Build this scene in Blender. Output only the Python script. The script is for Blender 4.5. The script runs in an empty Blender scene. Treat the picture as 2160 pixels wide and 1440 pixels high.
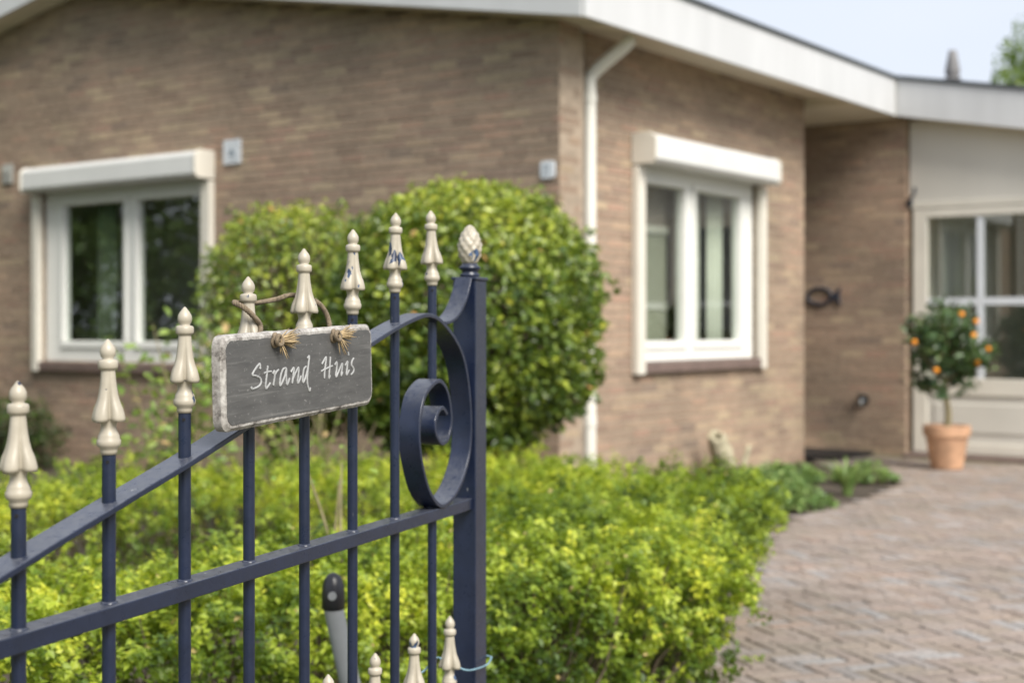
import bpy, math, random
import numpy as np
from mathutils import Vector, Matrix

random.seed(7)
rng = np.random.default_rng(11)
R = math.radians
scene = bpy.context.scene
col = scene.collection

# ------------------------------------------------------------------ camera, sky, sun, exposure
EYE = 1.15
cd = bpy.data.cameras.new('camera')
cam = bpy.data.objects.new('camera', cd)
col.objects.link(cam)
cam.location = (0, 0, EYE)
cam.rotation_euler = (R(90), 0, 0)
cd.sensor_width = 36.0
cd.lens = 50.0
cd.shift_y = -30.0 / 2160.0
cd.clip_start = 0.05
cd.clip_end = 3000
cd.dof.use_dof = True
cd.dof.focus_distance = 1.95
cd.dof.aperture_fstop = 4.2
scene.camera = cam

SUN = Vector((0.54, -0.84, 1.0)).normalized()
w = bpy.data.worlds.new('World')
scene.world = w
w.use_nodes = True
nt = w.node_tree
nt.nodes.clear()
out = nt.nodes.new('ShaderNodeOutputWorld')
bg = nt.nodes.new('ShaderNodeBackground')
sky = nt.nodes.new('ShaderNodeTexSky')
sky.sky_type = 'NISHITA'
sky.sun_disc = False
sky.sun_elevation = math.asin(SUN.z)
sky.sun_rotation = math.atan2(SUN.x, SUN.y)
sky.air_density = 1.0
sky.dust_density = 4.0
sky.ozone_density = 1.0
# broken cloud layer: pale grey-white veil over the blue, everywhere in the sky
tc = nt.nodes.new('ShaderNodeTexCoord')
mp = nt.nodes.new('ShaderNodeMapping')
mp.inputs['Scale'].default_value = (1.0, 1.0, 2.6)
ns = nt.nodes.new('ShaderNodeTexNoise')
ns.inputs['Scale'].default_value = 2.2
ns.inputs['Detail'].default_value = 6
ns.inputs['Roughness'].default_value = 0.55
rp = nt.nodes.new('ShaderNodeValToRGB')
rp.color_ramp.elements[0].position = 0.30
rp.color_ramp.elements[0].color = (0.80, 0.80, 0.80, 1)
rp.color_ramp.elements[1].position = 0.68
rp.color_ramp.elements[1].color = (0.97, 0.97, 0.97, 1)
mx = nt.nodes.new('ShaderNodeMixRGB')
mx.inputs['Color2'].default_value = (3.85, 4.1, 4.6, 1)
nt.links.new(tc.outputs['Generated'], mp.inputs['Vector'])
nt.links.new(mp.outputs['Vector'], ns.inputs['Vector'])
nt.links.new(ns.outputs['Fac'], rp.inputs['Fac'])
nt.links.new(rp.outputs['Color'], mx.inputs['Fac'])
nt.links.new(sky.outputs['Color'], mx.inputs['Color1'])
nt.links.new(mx.outputs['Color'], bg.inputs['Color'])
bg.inputs['Strength'].default_value = 0.115
nt.links.new(bg.outputs['Background'], out.inputs['Surface'])

ld = bpy.data.lights.new('sun', 'SUN')
sun = bpy.data.objects.new('sun', ld)
col.objects.link(sun)
sun.location = (8, -6, 14)
sun.rotation_euler = SUN.to_track_quat('Z', 'Y').to_euler()
ld.energy = 2.9
ld.angle = R(32)
ld.color = (1.0, 0.955, 0.88)

vs = scene.view_settings
vs.view_transform = 'Standard'
vs.look = 'None'
vs.gamma = 1.0
vs.use_curve_mapping = False
vs.exposure = 0.98

scene.cycles.max_bounces = 8
scene.cycles.diffuse_bounces = 4
scene.cycles.glossy_bounces = 4
scene.cycles.transparent_max_bounces = 12
scene.cycles.use_denoising = True

# ------------------------------------------------------------------ helpers: materials
def newmat(name):
    m = bpy.data.materials.new(name)
    m.use_nodes = True
    n = m.node_tree
    n.nodes.clear()
    o = n.nodes.new('ShaderNodeOutputMaterial')
    b = n.nodes.new('ShaderNodeBsdfPrincipled')
    n.links.new(b.outputs[0], o.inputs['Surface'])
    return m, n, b, o


def noise(n, scale, detail=4, rough=0.55, coord='Object', stretch=None, offset_by_object=False, dist=0.0):
    t = n.nodes.new('ShaderNodeTexCoord')
    src = t.outputs[coord]
    if offset_by_object:
        oi = n.nodes.new('ShaderNodeObjectInfo')
        ml = n.nodes.new('ShaderNodeMath'); ml.operation = 'MULTIPLY'; ml.inputs[1].default_value = 37.0
        n.links.new(oi.outputs['Random'], ml.inputs[0])
        va = n.nodes.new('ShaderNodeVectorMath'); va.operation = 'ADD'
        n.links.new(src, va.inputs[0]); n.links.new(ml.outputs[0], va.inputs[1])
        src = va.outputs[0]
    if stretch:
        mp = n.nodes.new('ShaderNodeMapping')
        mp.inputs['Scale'].default_value = stretch
        n.links.new(src, mp.inputs['Vector'])
        src = mp.outputs[0]
    x = n.nodes.new('ShaderNodeTexNoise')
    x.inputs['Scale'].default_value = scale
    x.inputs['Detail'].default_value = detail
    x.inputs['Roughness'].default_value = rough
    x.inputs['Distortion'].default_value = dist
    n.links.new(src, x.inputs['Vector'])
    return x


def ramp(n, fac, stops):
    r = n.nodes.new('ShaderNodeValToRGB')
    e = r.color_ramp.elements
    while len(e) < len(stops):
        e.new(0.5)
    for k, (p, c) in enumerate(stops):
        e[k].position = p
        e[k].color = tuple(c) + (1,) if len(c) == 3 else c
    n.links.new(fac, r.inputs['Fac'])
    return r


def mixc(n, fac, a, b):
    m = n.nodes.new('ShaderNodeMixRGB')
    for sock, v in (('Fac', fac), ('Color1', a), ('Color2', b)):
        if hasattr(v, 'is_output'):
            n.links.new(v, m.inputs[sock])
        elif sock == 'Fac':
            m.inputs[sock].default_value = v
        else:
            m.inputs[sock].default_value = tuple(v) + (1,)
    return m.outputs[0]


def bump(n, b, height, strength=0.3, dist=0.01):
    x = n.nodes.new('ShaderNodeBump')
    x.inputs['Strength'].default_value = strength
    x.inputs['Distance'].default_value = dist
    n.links.new(height, x.inputs['Height'])
    n.links.new(x.outputs[0], b.inputs['Normal'])


def plain(name, c, rough=0.6, var=0.15, scale=8, bumps=0.0, spec=0.5, metal=0.0, stretch=None):
    m, n, b, o = newmat(name)
    x = noise(n, scale, stretch=stretch)
    lo = [v * (1 - var) for v in c]
    hi = [min(1, v * (1 + var)) for v in c]
    r = ramp(n, x.outputs['Fac'], [(0.3, lo), (0.7, hi)])
    n.links.new(r.outputs[0], b.inputs['Base Color'])
    b.inputs['Roughness'].default_value = rough
    b.inputs['Specular IOR Level'].default_value = spec
    b.inputs['Metallic'].default_value = metal
    if bumps:
        y = noise(n, scale * 6)
        bump(n, b, y.outputs['Fac'], bumps, 0.004)
    return m


def island_random(n):
    g = n.nodes.new('ShaderNodeNewGeometry')
    oi = n.nodes.new('ShaderNodeObjectInfo')
    a = n.nodes.new('ShaderNodeMath'); a.operation = 'ADD'
    n.links.new(g.outputs['Random Per Island'], a.inputs[0])
    n.links.new(oi.outputs['Random'], a.inputs[1])
    f = n.nodes.new('ShaderNodeMath'); f.operation = 'FRACT'
    n.links.new(a.outputs[0], f.inputs[0])
    return f.outputs[0]


def brick_mat(name, stops, rough=0.85, weather=0.25):
    m, n, b, o = newmat(name)
    r = ramp(n, island_random(n), stops)
    r.color_ramp.interpolation = 'LINEAR'
    x = noise(n, 60, 3, offset_by_object=True)
    d = ramp(n, x.outputs['Fac'], [(0.3, (0.72, 0.72, 0.72)), (0.7, (1.12, 1.1, 1.08))])
    mul = n.nodes.new('ShaderNodeMixRGB'); mul.blend_type = 'MULTIPLY'; mul.inputs[0].default_value = 1
    n.links.new(r.outputs[0], mul.inputs[1]); n.links.new(d.outputs[0], mul.inputs[2])
    # slow staining across the surface (world coordinates)
    g = n.nodes.new('ShaderNodeNewGeometry')
    y = n.nodes.new('ShaderNodeTexNoise'); y.inputs['Scale'].default_value = 1.3; y.inputs['Detail'].default_value = 5
    n.links.new(g.outputs['Position'], y.inputs['Vector'])
    e = ramp(n, y.outputs['Fac'], [(0.35, (1 - weather, 1 - weather * .92, 1 - weather)), (0.65, (1.08, 1.06, 1.03))])
    mu2 = n.nodes.new('ShaderNodeMixRGB'); mu2.blend_type = 'MULTIPLY'; mu2.inputs[0].default_value = 1
    n.links.new(mul.outputs[0], mu2.inputs[1]); n.links.new(e.outputs[0], mu2.inputs[2])
    n.links.new(mu2.outputs[0], b.inputs['Base Color'])
    b.inputs['Roughness'].default_value = rough
    bump(n, b, x.outputs['Fac'], 0.5, 0.004)
    return m


def leaf_mat(name, stops, rough=0.42, trans=0.3, tint=(0.35, 0.5, 0.05), spec=0.45):
    m, n, b, o = newmat(name)
    a = n.nodes.new('ShaderNodeAttribute'); a.attribute_name = 'leafv'
    r = ramp(n, a.outputs['Fac'], stops)
    n.links.new(r.outputs[0], b.inputs['Base Color'])
    b.inputs['Roughness'].default_value = rough
    b.inputs['Specular IOR Level'].default_value = spec
    t = n.nodes.new('ShaderNodeBsdfTranslucent')
    c = mixc(n, 0.35, r.outputs[0], tint)
    n.links.new(c, t.inputs['Color'])
    mx = n.nodes.new('ShaderNodeMixShader'); mx.inputs[0].default_value = trans
    n.links.new(b.outputs[0], mx.inputs[1]); n.links.new(t.outputs[0], mx.inputs[2])
    n.links.new(mx.outputs[0], o.inputs['Surface'])
    return m


def paint_mat():
    """navy paint: slightly glossy, pale dust lying on faces that look up, small scratches and specks"""
    m, n, b, o = newmat('navy_paint')
    x = noise(n, 30, 5)
    base = ramp(n, x.outputs['Fac'], [(0.3, (0.0045, 0.0095, 0.028)), (0.7, (0.0080, 0.0148, 0.041))])
    g = n.nodes.new('ShaderNodeNewGeometry')
    sx = n.nodes.new('ShaderNodeSeparateXYZ'); n.links.new(g.outputs['Normal'], sx.inputs[0])
    up = n.nodes.new('ShaderNodeMapRange'); up.inputs[1].default_value = 0.35; up.inputs[2].default_value = 0.95
    up.inputs[3].default_value = 0.0; up.inputs[4].default_value = 0.5
    n.links.new(sx.outputs['Z'], up.inputs[0])
    y = noise(n, 90, 6, 0.7)
    yr = ramp(n, y.outputs['Fac'], [(0.35, (0.25, 0.25, 0.25)), (0.65, (1, 1, 1))])
    dm = n.nodes.new('ShaderNodeMath'); dm.operation = 'MULTIPLY'
    n.links.new(up.outputs[0], dm.inputs[0]); n.links.new(yr.outputs[0], dm.inputs[1])
    c1 = mixc(n, dm.outputs[0], base.outputs[0], (0.16, 0.165, 0.175))
    # thin film of grime everywhere
    c2 = mixc(n, 0.028, c1, (0.10, 0.10, 0.105))
    # specks and scrapes
    s = noise(n, 55, 2, 0.5, stretch=(1, 1, 0.35))
    sr = ramp(n, s.outputs['Fac'], [(0.76, (0, 0, 0)), (0.785, (.8, .8, .8))])
    c3 = mixc(n, sr.outputs[0], c2, (0.30, 0.31, 0.31))
    n.links.new(c3, b.inputs['Base Color'])
    rr = ramp(n, y.outputs['Fac'], [(0.3, (0.24, 0.24, 0.24)), (0.75, (0.44, 0.44, 0.44))])
    n.links.new(rr.outputs[0], b.inputs['Roughness'])
    b.inputs['Specular IOR Level'].default_value = 0.55
    bump(n, b, y.outputs['Fac'], 0.08, 0.002)
    return m


def cream_mat():
    """cream enamel over navy: chips where the cream has flaked away"""
    m, n, b, o = newmat('cream_enamel_chipped')
    x = noise(n, 40, 4, offset_by_object=True)
    cream = ramp(n, x.outputs['Fac'], [(0.3, (0.335, 0.30, 0.235)), (0.7, (0.415, 0.375, 0.30))])
    z = noise(n, 26, 3, 0.6, stretch=(1, 1, 0.55), offset_by_object=True)
    chip = ramp(n, z.outputs['Fac'], [(0.63, (0, 0, 0)), (0.64, (1, 1, 1))])
    q = noise(n, 110, 2, 0.5, offset_by_object=True)
    pit = ramp(n, q.outputs['Fac'], [(0.735, (0, 0, 0)), (0.75, (1, 1, 1))])
    ad = n.nodes.new('ShaderNodeMath'); ad.operation = 'MAXIMUM'
    n.links.new(chip.outputs[0], ad.inputs[0]); n.links.new(pit.outputs[0], ad.inputs[1])
    blue = ramp(n, x.outputs['Fac'], [(0.4, (0.010, 0.017, 0.042)), (0.62, (0.06, 0.105, 0.20))])
    c = mixc(n, ad.outputs[0], cream.outputs[0], blue.outputs[0])
    # grime in fine veins
    v = noise(n, 70, 6, 0.75, offset_by_object=True, dist=1.5)
    vr = ramp(n, v.outputs['Fac'], [(0.62, (0, 0, 0)), (0.72, (0.35, 0.35, 0.35))])
    c = mixc(n, vr.outputs[0], c, (0.16, 0.13, 0.10))
    n.links.new(c, b.inputs['Base Color'])
    b.inputs['Roughness'].default_value = 0.38
    h = n.nodes.new('ShaderNodeMath'); h.operation = 'SUBTRACT'; h.inputs[0].default_value = 1.0
    n.links.new(ad.outputs[0], h.inputs[1])
    bump(n, b, h.outputs[0], 0.5, 0.0012)
    return m


M = {}
M['paint'] = paint_mat()
M['cream'] = cream_mat()
M['hole'] = plain('dark_hole', (0.006, 0.006, 0.007), 0.9)
M['white_trim'] = plain('white_lacquer', (0.64, 0.64, 0.62), 0.4, 0.04, 3)
M['frame_white'] = plain('white_window_frame', (0.76, 0.76, 0.72), 0.4, 0.03, 3)
M['cream_trim'] = plain('cream_lacquer', (0.66, 0.625, 0.545), 0.45, 0.05, 3)
M['fascia'] = plain('white_fascia_board', (0.52, 0.525, 0.53), 0.5, 0.06, 3, stretch=(1.5, 1.5, .25))
M['soffit'] = plain('cream_soffit_board', (0.66, 0.60, 0.48), 0.6, 0.06, 3)
M['roof_edge'] = plain('dark_grey_roof_edge', (0.07, 0.078, 0.085), 0.6, 0.1, 6)
M['roofing'] = plain('grey_roofing', (0.11, 0.115, 0.125), 0.85, 0.2, 12, 0.3)
M['mortar'] = plain('grey_brown_mortar', (0.325, 0.26, 0.195), 0.95, 0.25, 14, 0.3)
M['brick'] = brick_mat('brown_brick', [(0.0, (0.275, 0.198, 0.149)), (0.18, (0.37, 0.276, 0.206)), (0.40, (0.315, 0.230, 0.171)), (0.58, (0.37, 0.267, 0.199)),
                                       (0.74, (0.43, 0.338, 0.235)), (0.88, (0.385, 0.256, 0.192)), (1.0, (0.255, 0.195, 0.154))], weather=0.24)
M['paver'] = brick_mat('weathered_clay_paver', [(0.0, (0.235, 0.19, 0.162)), (0.22, (0.275, 0.225, 0.20)), (0.4, (0.25, 0.21, 0.175)), (0.6, (0.285, 0.235, 0.205)),
                                               (0.78, (0.25, 0.225, 0.215)), (0.84, (0.31, 0.30, 0.30)), (0.90, (0.28, 0.21, 0.175)), (1.0, (0.245, 0.205, 0.17))], 0.8, 0.18)
M['sand'] = plain('mossy_joint_sand', (0.155, 0.135, 0.085), 0.95, 0.35, 5, 0.4)
M['soil'] = plain('dark_garden_soil', (0.055, 0.042, 0.03), 0.95, 0.4, 9, 0.6)
M['sill'] = plain('brown_stone_sill', (0.16, 0.115, 0.10), 0.55, 0.15, 10)
M['dark'] = plain('black_rubber', (0.012, 0.012, 0.013), 0.6, 0.2, 20)
M['iron'] = plain('dark_blue_iron', (0.025, 0.03, 0.045), 0.5, 0.2, 20)
M['plaque'] = plain('white_enamel_plaque', (0.60, 0.63, 0.66), 0.3, 0.05, 10)
M['print'] = plain('grey_blue_print', (0.22, 0.26, 0.30), 0.5, 0.1, 10)
M['vent_grey'] = plain('pale_grey_vent', (0.42, 0.42, 0.39), 0.5, 0.06, 10)
M['vent_dark'] = plain('dark_grey_vent_pipe', (0.17, 0.165, 0.165), 0.6, 0.1, 10)
M['room'] = plain('room_plaster', (0.74, 0.73, 0.66), 0.9, 0.05, 2)
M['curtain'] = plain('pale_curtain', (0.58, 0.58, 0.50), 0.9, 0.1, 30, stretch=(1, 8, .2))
M['terracotta'] = plain('terracotta', (0.47, 0.275, 0.165), 0.75, 0.30, 7, 0.2)
M['bark'] = plain('brown_bark', (0.10, 0.075, 0.05), 0.9, 0.35, 25, 0.6)
M['stem'] = plain('pale_stem', (0.24, 0.20, 0.11), 0.8, 0.25, 20)
M['orange'] = plain('orange_fruit', (0.85, 0.30, 0.01), 0.45, 0.08, 15)
M['grey_tube'] = plain('grey_metal_tube', (0.22, 0.23, 0.235), 0.38, 0.12, 8, spec=0.6)
M['black_cap'] = plain('black_plastic_cap', (0.014, 0.014, 0.018), 0.3, 0.2, 20)
M['wire'] = plain('blue_grey_wire', (0.16, 0.27, 0.33), 0.45, 0.2, 60)
M['pipe'] = plain('white_rain_pipe', (0.72, 0.70, 0.63), 0.35, 0.05, 4)
M['lawn'] = plain('rough_lawn', (0.055, 0.085, 0.025), 0.95, 0.4, 3, 0.5)
M['panel'] = plain('pale_cream_panel', (0.61, 0.585, 0.525), 0.5, 0.04, 2)
M['muntin'] = plain('pale_grey_glazing_bar', (0.62, 0.65, 0.68), 0.4, 0.04, 5)

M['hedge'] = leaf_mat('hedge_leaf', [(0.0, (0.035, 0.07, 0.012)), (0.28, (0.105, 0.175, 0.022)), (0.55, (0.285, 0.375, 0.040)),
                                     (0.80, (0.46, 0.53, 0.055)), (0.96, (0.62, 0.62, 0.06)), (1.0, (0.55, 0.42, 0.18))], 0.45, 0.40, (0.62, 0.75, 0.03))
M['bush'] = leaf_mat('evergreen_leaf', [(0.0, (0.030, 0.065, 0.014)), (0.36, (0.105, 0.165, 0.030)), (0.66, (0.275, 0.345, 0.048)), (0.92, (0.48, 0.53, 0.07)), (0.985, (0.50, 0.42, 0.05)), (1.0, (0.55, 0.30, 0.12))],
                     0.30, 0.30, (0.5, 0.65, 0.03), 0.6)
M['pale_leaf'] = leaf_mat('pale_green_leaf', [(0.0, (0.10, 0.18, 0.04)), (0.5, (0.21, 0.32, 0.06)), (0.9, (0.38, 0.46, 0.09)), (1.0, (0.6, 0.42, 0.2))], 0.4, 0.35, (0.5, 0.6, 0.1))
M['dark_leaf'] = leaf_mat('dark_green_leaf', [(0.0, (0.012, 0.03, 0.008)), (0.6, (0.035, 0.07, 0.012)), (1.0, (0.09, 0.14, 0.025))], 0.4, 0.2, (0.3, 0.45, 0.04))
M['citrus'] = leaf_mat('citrus_leaf', [(0.0, (0.022, 0.05, 0.022)), (0.6, (0.07, 0.125, 0.045)), (1.0, (0.19, 0.27, 0.09))], 0.28, 0.18, (0.3, 0.45, 0.06), 0.6)
M['cover_leaf'] = leaf_mat('ground_cover_leaf', [(0.0, (0.06, 0.12, 0.035)), (0.5, (0.15, 0.25, 0.07)), (1.0, (0.33, 0.43, 0.14))], 0.45, 0.3, (0.4, 0.55, 0.1))
M['tree_leaf'] = leaf_mat('tree_leaf', [(0.0, (0.06, 0.11, 0.02)), (0.6, (0.13, 0.20, 0.035)), (1.0, (0.24, 0.30, 0.06))], 0.45, 0.35, (0.4, 0.55, 0.06))


def glass_mat():
    m, n, b, o = newmat('window_glass')
    n.nodes.remove(b)
    tr = n.nodes.new('ShaderNodeBsdfTransparent'); tr.inputs[0].default_value = (0.93, 0.96, 0.94, 1)
    gl = n.nodes.new('ShaderNodeBsdfGlossy'); gl.inputs['Roughness'].default_value = 0.01
    gl.inputs['Color'].default_value = (0.95, 0.97, 0.96, 1)
    fr = n.nodes.new('ShaderNodeFresnel'); fr.inputs['IOR'].default_value = 2.25
    mx = n.nodes.new('ShaderNodeMixShader')
    ge = n.nodes.new('ShaderNodeNewGeometry')
    fb = n.nodes.new('ShaderNodeMath'); fb.operation = 'SUBTRACT'; fb.inputs[0].default_value = 1.0
    n.links.new(ge.outputs['Backfacing'], fb.inputs[1])
    fm = n.nodes.new('ShaderNodeMath'); fm.operation = 'MULTIPLY'      # reflect at the outer face only
    n.links.new(fr.outputs[0], fm.inputs[0]); n.links.new(fb.outputs[0], fm.inputs[1])
    n.links.new(fm.outputs[0], mx.inputs[0]); n.links.new(tr.outputs[0], mx.inputs[1]); n.links.new(gl.outputs[0], mx.inputs[2])
    n.links.new(mx.outputs[0], o.inputs['Surface'])
    return m


M['glass'] = glass_mat()


def slate_mat():
    m, n, b, o = newmat('slate_grey_sign_paint')
    x = noise(n, 14, 6, 0.6, stretch=(1, 1, 5))
    c = ramp(n, x.outputs['Fac'], [(0.3, (0.060, 0.059, 0.058)), (0.7, (0.102, 0.100, 0.097))])
    s = noise(n, 220, 3, 0.6, stretch=(0.6, 1, 1))
    sr = ramp(n, s.outputs['Fac'], [(0.62, (0, 0, 0)), (0.74, (0.7, 0.7, 0.7))])
    cc = mixc(n, sr.outputs[0], c.outputs[0], (0.24, 0.235, 0.225))
    l = noise(n, 38, 4, 0.65, stretch=(0.08, 1, 2.2))
    lr = ramp(n, l.outputs['Fac'], [(0.56, (0, 0, 0)), (0.68, (0.40, 0.40, 0.40))])
    cc = mixc(n, lr.outputs[0], cc, (0.22, 0.215, 0.205))
    n.links.new(cc, b.inputs['Base Color'])
    b.inputs['Roughness'].default_value = 0.62
    b.inputs['Specular IOR Level'].default_value = 0.4
    bump(n, b, l.outputs['Fac'], 0.25, 0.0015)
    return m


def weathered_mat():
    m, n, b, o = newmat('weathered_whitewashed_wood')
    x = noise(n, 45, 6, 0.7)
    c = ramp(n, x.outputs['Fac'], [(0.34, (0.085, 0.075, 0.065)), (0.44, (0.27, 0.25, 0.23)), (0.60, (0.44, 0.42, 0.39)), (0.75, (0.55, 0.53, 0.50))])
    y = noise(n, 190, 3, 0.6)
    yr = ramp(n, y.outputs['Fac'], [(0.3, (0.6, 0.6, 0.6)), (0.6, (1, 1, 1))])
    mu = n.nodes.new('ShaderNodeMixRGB'); mu.blend_type = 'MULTIPLY'; mu.inputs[0].default_value = 0.8
    n.links.new(c.outputs[0], mu.inputs[1]); n.links.new(yr.outputs[0], mu.inputs[2])
    n.links.new(mu.outputs[0], b.inputs['Base Color'])
    b.inputs['Roughness'].default_value = 0.8
    bump(n, b, x.outputs['Fac'], 0.6, 0.003)
    return m


M['slate'] = slate_mat()
M['weathered'] = weathered_mat()
M['letter'] = plain('pale_grey_lettering', (0.33, 0.333, 0.33), 0.6, 0.18, 60, 0.2)
M['rope'] = plain('jute_rope', (0.175, 0.135, 0.09), 0.9, 0.4, 120, 0.4)
M['fibre'] = plain('frayed_jute', (0.33, 0.245, 0.135), 0.85, 0.35, 90)
M['driftwood'] = plain('pale_driftwood', (0.40, 0.36, 0.25), 0.9, 0.4, 9, 0.6)

# ------------------------------------------------------------------ helpers: objects
def tag(o, label=None, cat=None, group=None, kind=None):
    if label: o['label'] = label
    if cat: o['category'] = cat
    if group: o['group'] = group
    if kind: o['kind'] = kind
    return o


def empty(name, loc=(0, 0, 0), rz=0.0, label=None, cat=None, group=None):
    o = bpy.data.objects.new(name, None)
    col.objects.link(o)
    o.location = loc
    o.rotation_euler = (0, 0, rz)
    o.empty_display_size = 0.1
    return tag(o, label, cat, group)


class MB:
    def __init__(self):
        self.v = []; self.f = []

    def add(self, vs, fs):
        k = len(self.v)
        self.v.extend(tuple(p) for p in vs)
        self.f.extend(tuple(i + k for i in q) for q in fs)
        return self

    def box(self, x0, x1, y0, y1, z0, z1):
        x0, x1 = min(x0, x1), max(x0, x1); y0, y1 = min(y0, y1), max(y0, y1); z0, z1 = min(z0, z1), max(z0, z1)
        return self.add([(x0, y0, z0), (x1, y0, z0), (x1, y1, z0), (x0, y1, z0), (x0, y0, z1), (x1, y0, z1), (x1, y1, z1), (x0, y1, z1)],
                        [(0, 3, 2, 1), (4, 5, 6, 7), (0, 1, 5, 4), (1, 2, 6, 5), (2, 3, 7, 6), (3, 0, 4, 7)])

    def prism(self, poly, a0, a1, fn):
        """poly in 2-D, swept from a0 to a1; fn(p, q, a) -> xyz"""
        n = len(poly)
        vs = [fn(p, q, a0) for p, q in poly] + [fn(p, q, a1) for p, q in poly]
        fs = [tuple(range(n)), tuple(range(2 * n - 1, n - 1, -1))]
        fs += [(i, i + n, (i + 1) % n + n, (i + 1) % n) for i in range(n)]
        return self.add(vs, fs)

    def tube(self, pts, rad, seg=10, cap=True):
        pts = [Vector(p) for p in pts]
        n = len(pts)
        rr = rad if isinstance(rad, (list, tuple)) else [rad] * n
        vs = []; fs = []
        prev = None
        for i, p in enumerate(pts):
            t = (pts[min(i + 1, n - 1)] - pts[max(i - 1, 0)])
            if t.length < 1e-9: t = Vector((0, 0, 1))
            t.normalize()
            if prev is None:
                a = Vector((0, 0, 1)) if abs(t.z) < 0.9 else Vector((1, 0, 0))
                u = t.cross(a).normalized()
            else:
                u = (prev - t * prev.dot(t))
                u = u.normalized() if u.length > 1e-6 else t.orthogonal().normalized()
            prev = u
            v = t.cross(u)
            for k in range(seg):
                an = 2 * math.pi * k / seg
                vs.append(p + (u * math.cos(an) + v * math.sin(an)) * rr[i])
        for i in range(n - 1):
            for k in range(seg):
                a = i * seg + k; b = i * seg + (k + 1) % seg
                fs.append((a, b, b + seg, a + seg))
        if cap:
            fs.append(tuple(range(seg - 1, -1, -1)))
            fs.append(tuple((n - 1) * seg + k for k in range(seg)))
        return self.add(vs, fs)

    def lathe(self, prof, seg=24, c=(0, 0, 0), fn=None):
        """prof: (r, z) from bottom to top; fn(i, phi, r, z) -> (r, z)"""
        vs = []; fs = []
        n = len(prof)
        for i, (r, z) in enumerate(prof):
            for k in range(seg):
                ph = 2 * math.pi * k / seg
                rr, zz = fn(i, ph, r, z) if fn else (r, z)
                vs.append((c[0] + rr * math.cos(ph), c[1] + rr * math.sin(ph), c[2] + zz))
        for i in range(n - 1):
            for k in range(seg):
                a = i * seg + k; b = i * seg + (k + 1) % seg
                fs.append((a, b, b + seg, a + seg))
        fs.append(tuple(range(seg - 1, -1, -1)))
        fs.append(tuple((n - 1) * seg + k for k in range(seg)))
        return self.add(vs, fs)

    def mesh(self, name, smooth=False):
        me = bpy.data.meshes.new(name)
        me.from_pydata(self.v, [], self.f)
        me.polygons.foreach_set('use_smooth', [smooth] * len(me.polygons))
        me.update()
        return me

    def build(self, name, mat, parent=None, smooth=False, bevel=0.0, sharp=None):
        me = self.mesh(name, smooth)
        me.materials.append(mat)
        o = bpy.data.objects.new(name, me)
        col.objects.link(o)
        o.parent = parent
        if smooth and sharp:
            me.set_sharp_from_angle(angle=R(sharp))
        if bevel:
            b = o.modifiers.new('bevel', 'BEVEL')
            b.width = bevel; b.segments = 2; b.limit_method = 'ANGLE'; b.angle_limit = R(40)
        return o


def share(name, me, parent, loc=(0, 0, 0), rot=(0, 0, 0)):
    o = bpy.data.objects.new(name, me)
    col.objects.link(o)
    o.parent = parent
    o.location = loc
    o.rotation_euler = rot
    return o


def smoothpath(pts, sub=6):
    P = [Vector(p) for p in pts]
    res = []
    for i in range(len(P) - 1):
        p0 = P[max(i - 1, 0)]; p1 = P[i]; p2 = P[i + 1]; p3 = P[min(i + 2, len(P) - 1)]
        for k in range(sub):
            t = k / sub
            res.append(0.5 * ((2 * p1) + (p2 - p0) * t + (2 * p0 - 5 * p1 + 4 * p2 - p3) * t * t + (3 * p1 - p0 - 3 * p2 + p3) * t ** 3))
    res.append(P[-1])
    return res


def unit(a):
    return a / np.maximum(np.linalg.norm(a, axis=1, keepdims=True), 1e-9)


def leaf_object(name, pos, nrm, length, aspect, val, mat, parent, fold=0.12, along=None, kind=None, fine=False):
    N = len(pos)
    nrm = unit(nrm)
    t = rng.normal(size=(N, 3)) if along is None else along + rng.normal(size=(N, 3)) * 0.25
    t = unit(t - nrm * np.sum(t * nrm, axis=1, keepdims=True))
    b = np.cross(nrm, t)
    L = length[:, None]
    W = L * aspect
    up = nrm * (L * fold)
    if fine:
        base = pos - t * L * .5
        tip = pos + t * L * .5 - nrm * L * .10
        mid = pos
        l1 = pos - t * L * .22 + b * W * .42 + up; r1 = pos - t * L * .22 - b * W * .42 + up
        l2 = pos + t * L * .16 + b * W * .44 + up * .8; r2 = pos + t * L * .16 - b * W * .44 + up * .8
        V = np.stack([base, l1, l2, tip, r2, r1, mid], axis=1)
        F = np.array([[0, 6, 1], [1, 6, 2], [2, 6, 3], [0, 5, 6], [5, 4, 6], [4, 3, 6]])
    else:
        base = pos - t * L * .5
        tip = pos + t * L * .5
        l = pos - t * L * .04 + b * W * .5 + up; r = pos - t * L * .04 - b * W * .5 + up
        V = np.stack([base, r, tip, l], axis=1)
        F = np.array([[0, 1, 2], [0, 2, 3]])
    nv = V.shape[1]
    verts = V.reshape(-1, 3).astype(np.float32)
    faces = (F[None] + (np.arange(N) * nv)[:, None, None]).reshape(-1, 3)
    me = bpy.data.meshes.new(name)
    me.vertices.add(len(verts)); me.vertices.foreach_set('co', verts.ravel())
    me.loops.add(faces.size); me.loops.foreach_set('vertex_index', faces.ravel().astype(np.int32))
    me.polygons.add(len(faces))
    me.polygons.foreach_set('loop_start', np.arange(0, faces.size, 3, dtype=np.int32))
    me.polygons.foreach_set('loop_total', np.full(len(faces), 3, dtype=np.int32))
    at = me.attributes.new('leafv', 'FLOAT', 'POINT')
    at.data.foreach_set('value', np.repeat(np.clip(val, 0, 1), nv).astype(np.float32))
    me.update(calc_edges=True)
    me.materials.append(mat)
    o = bpy.data.objects.new(name, me)
    col.objects.link(o)
    o.parent = parent
    if kind: o['kind'] = kind
    return o


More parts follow.
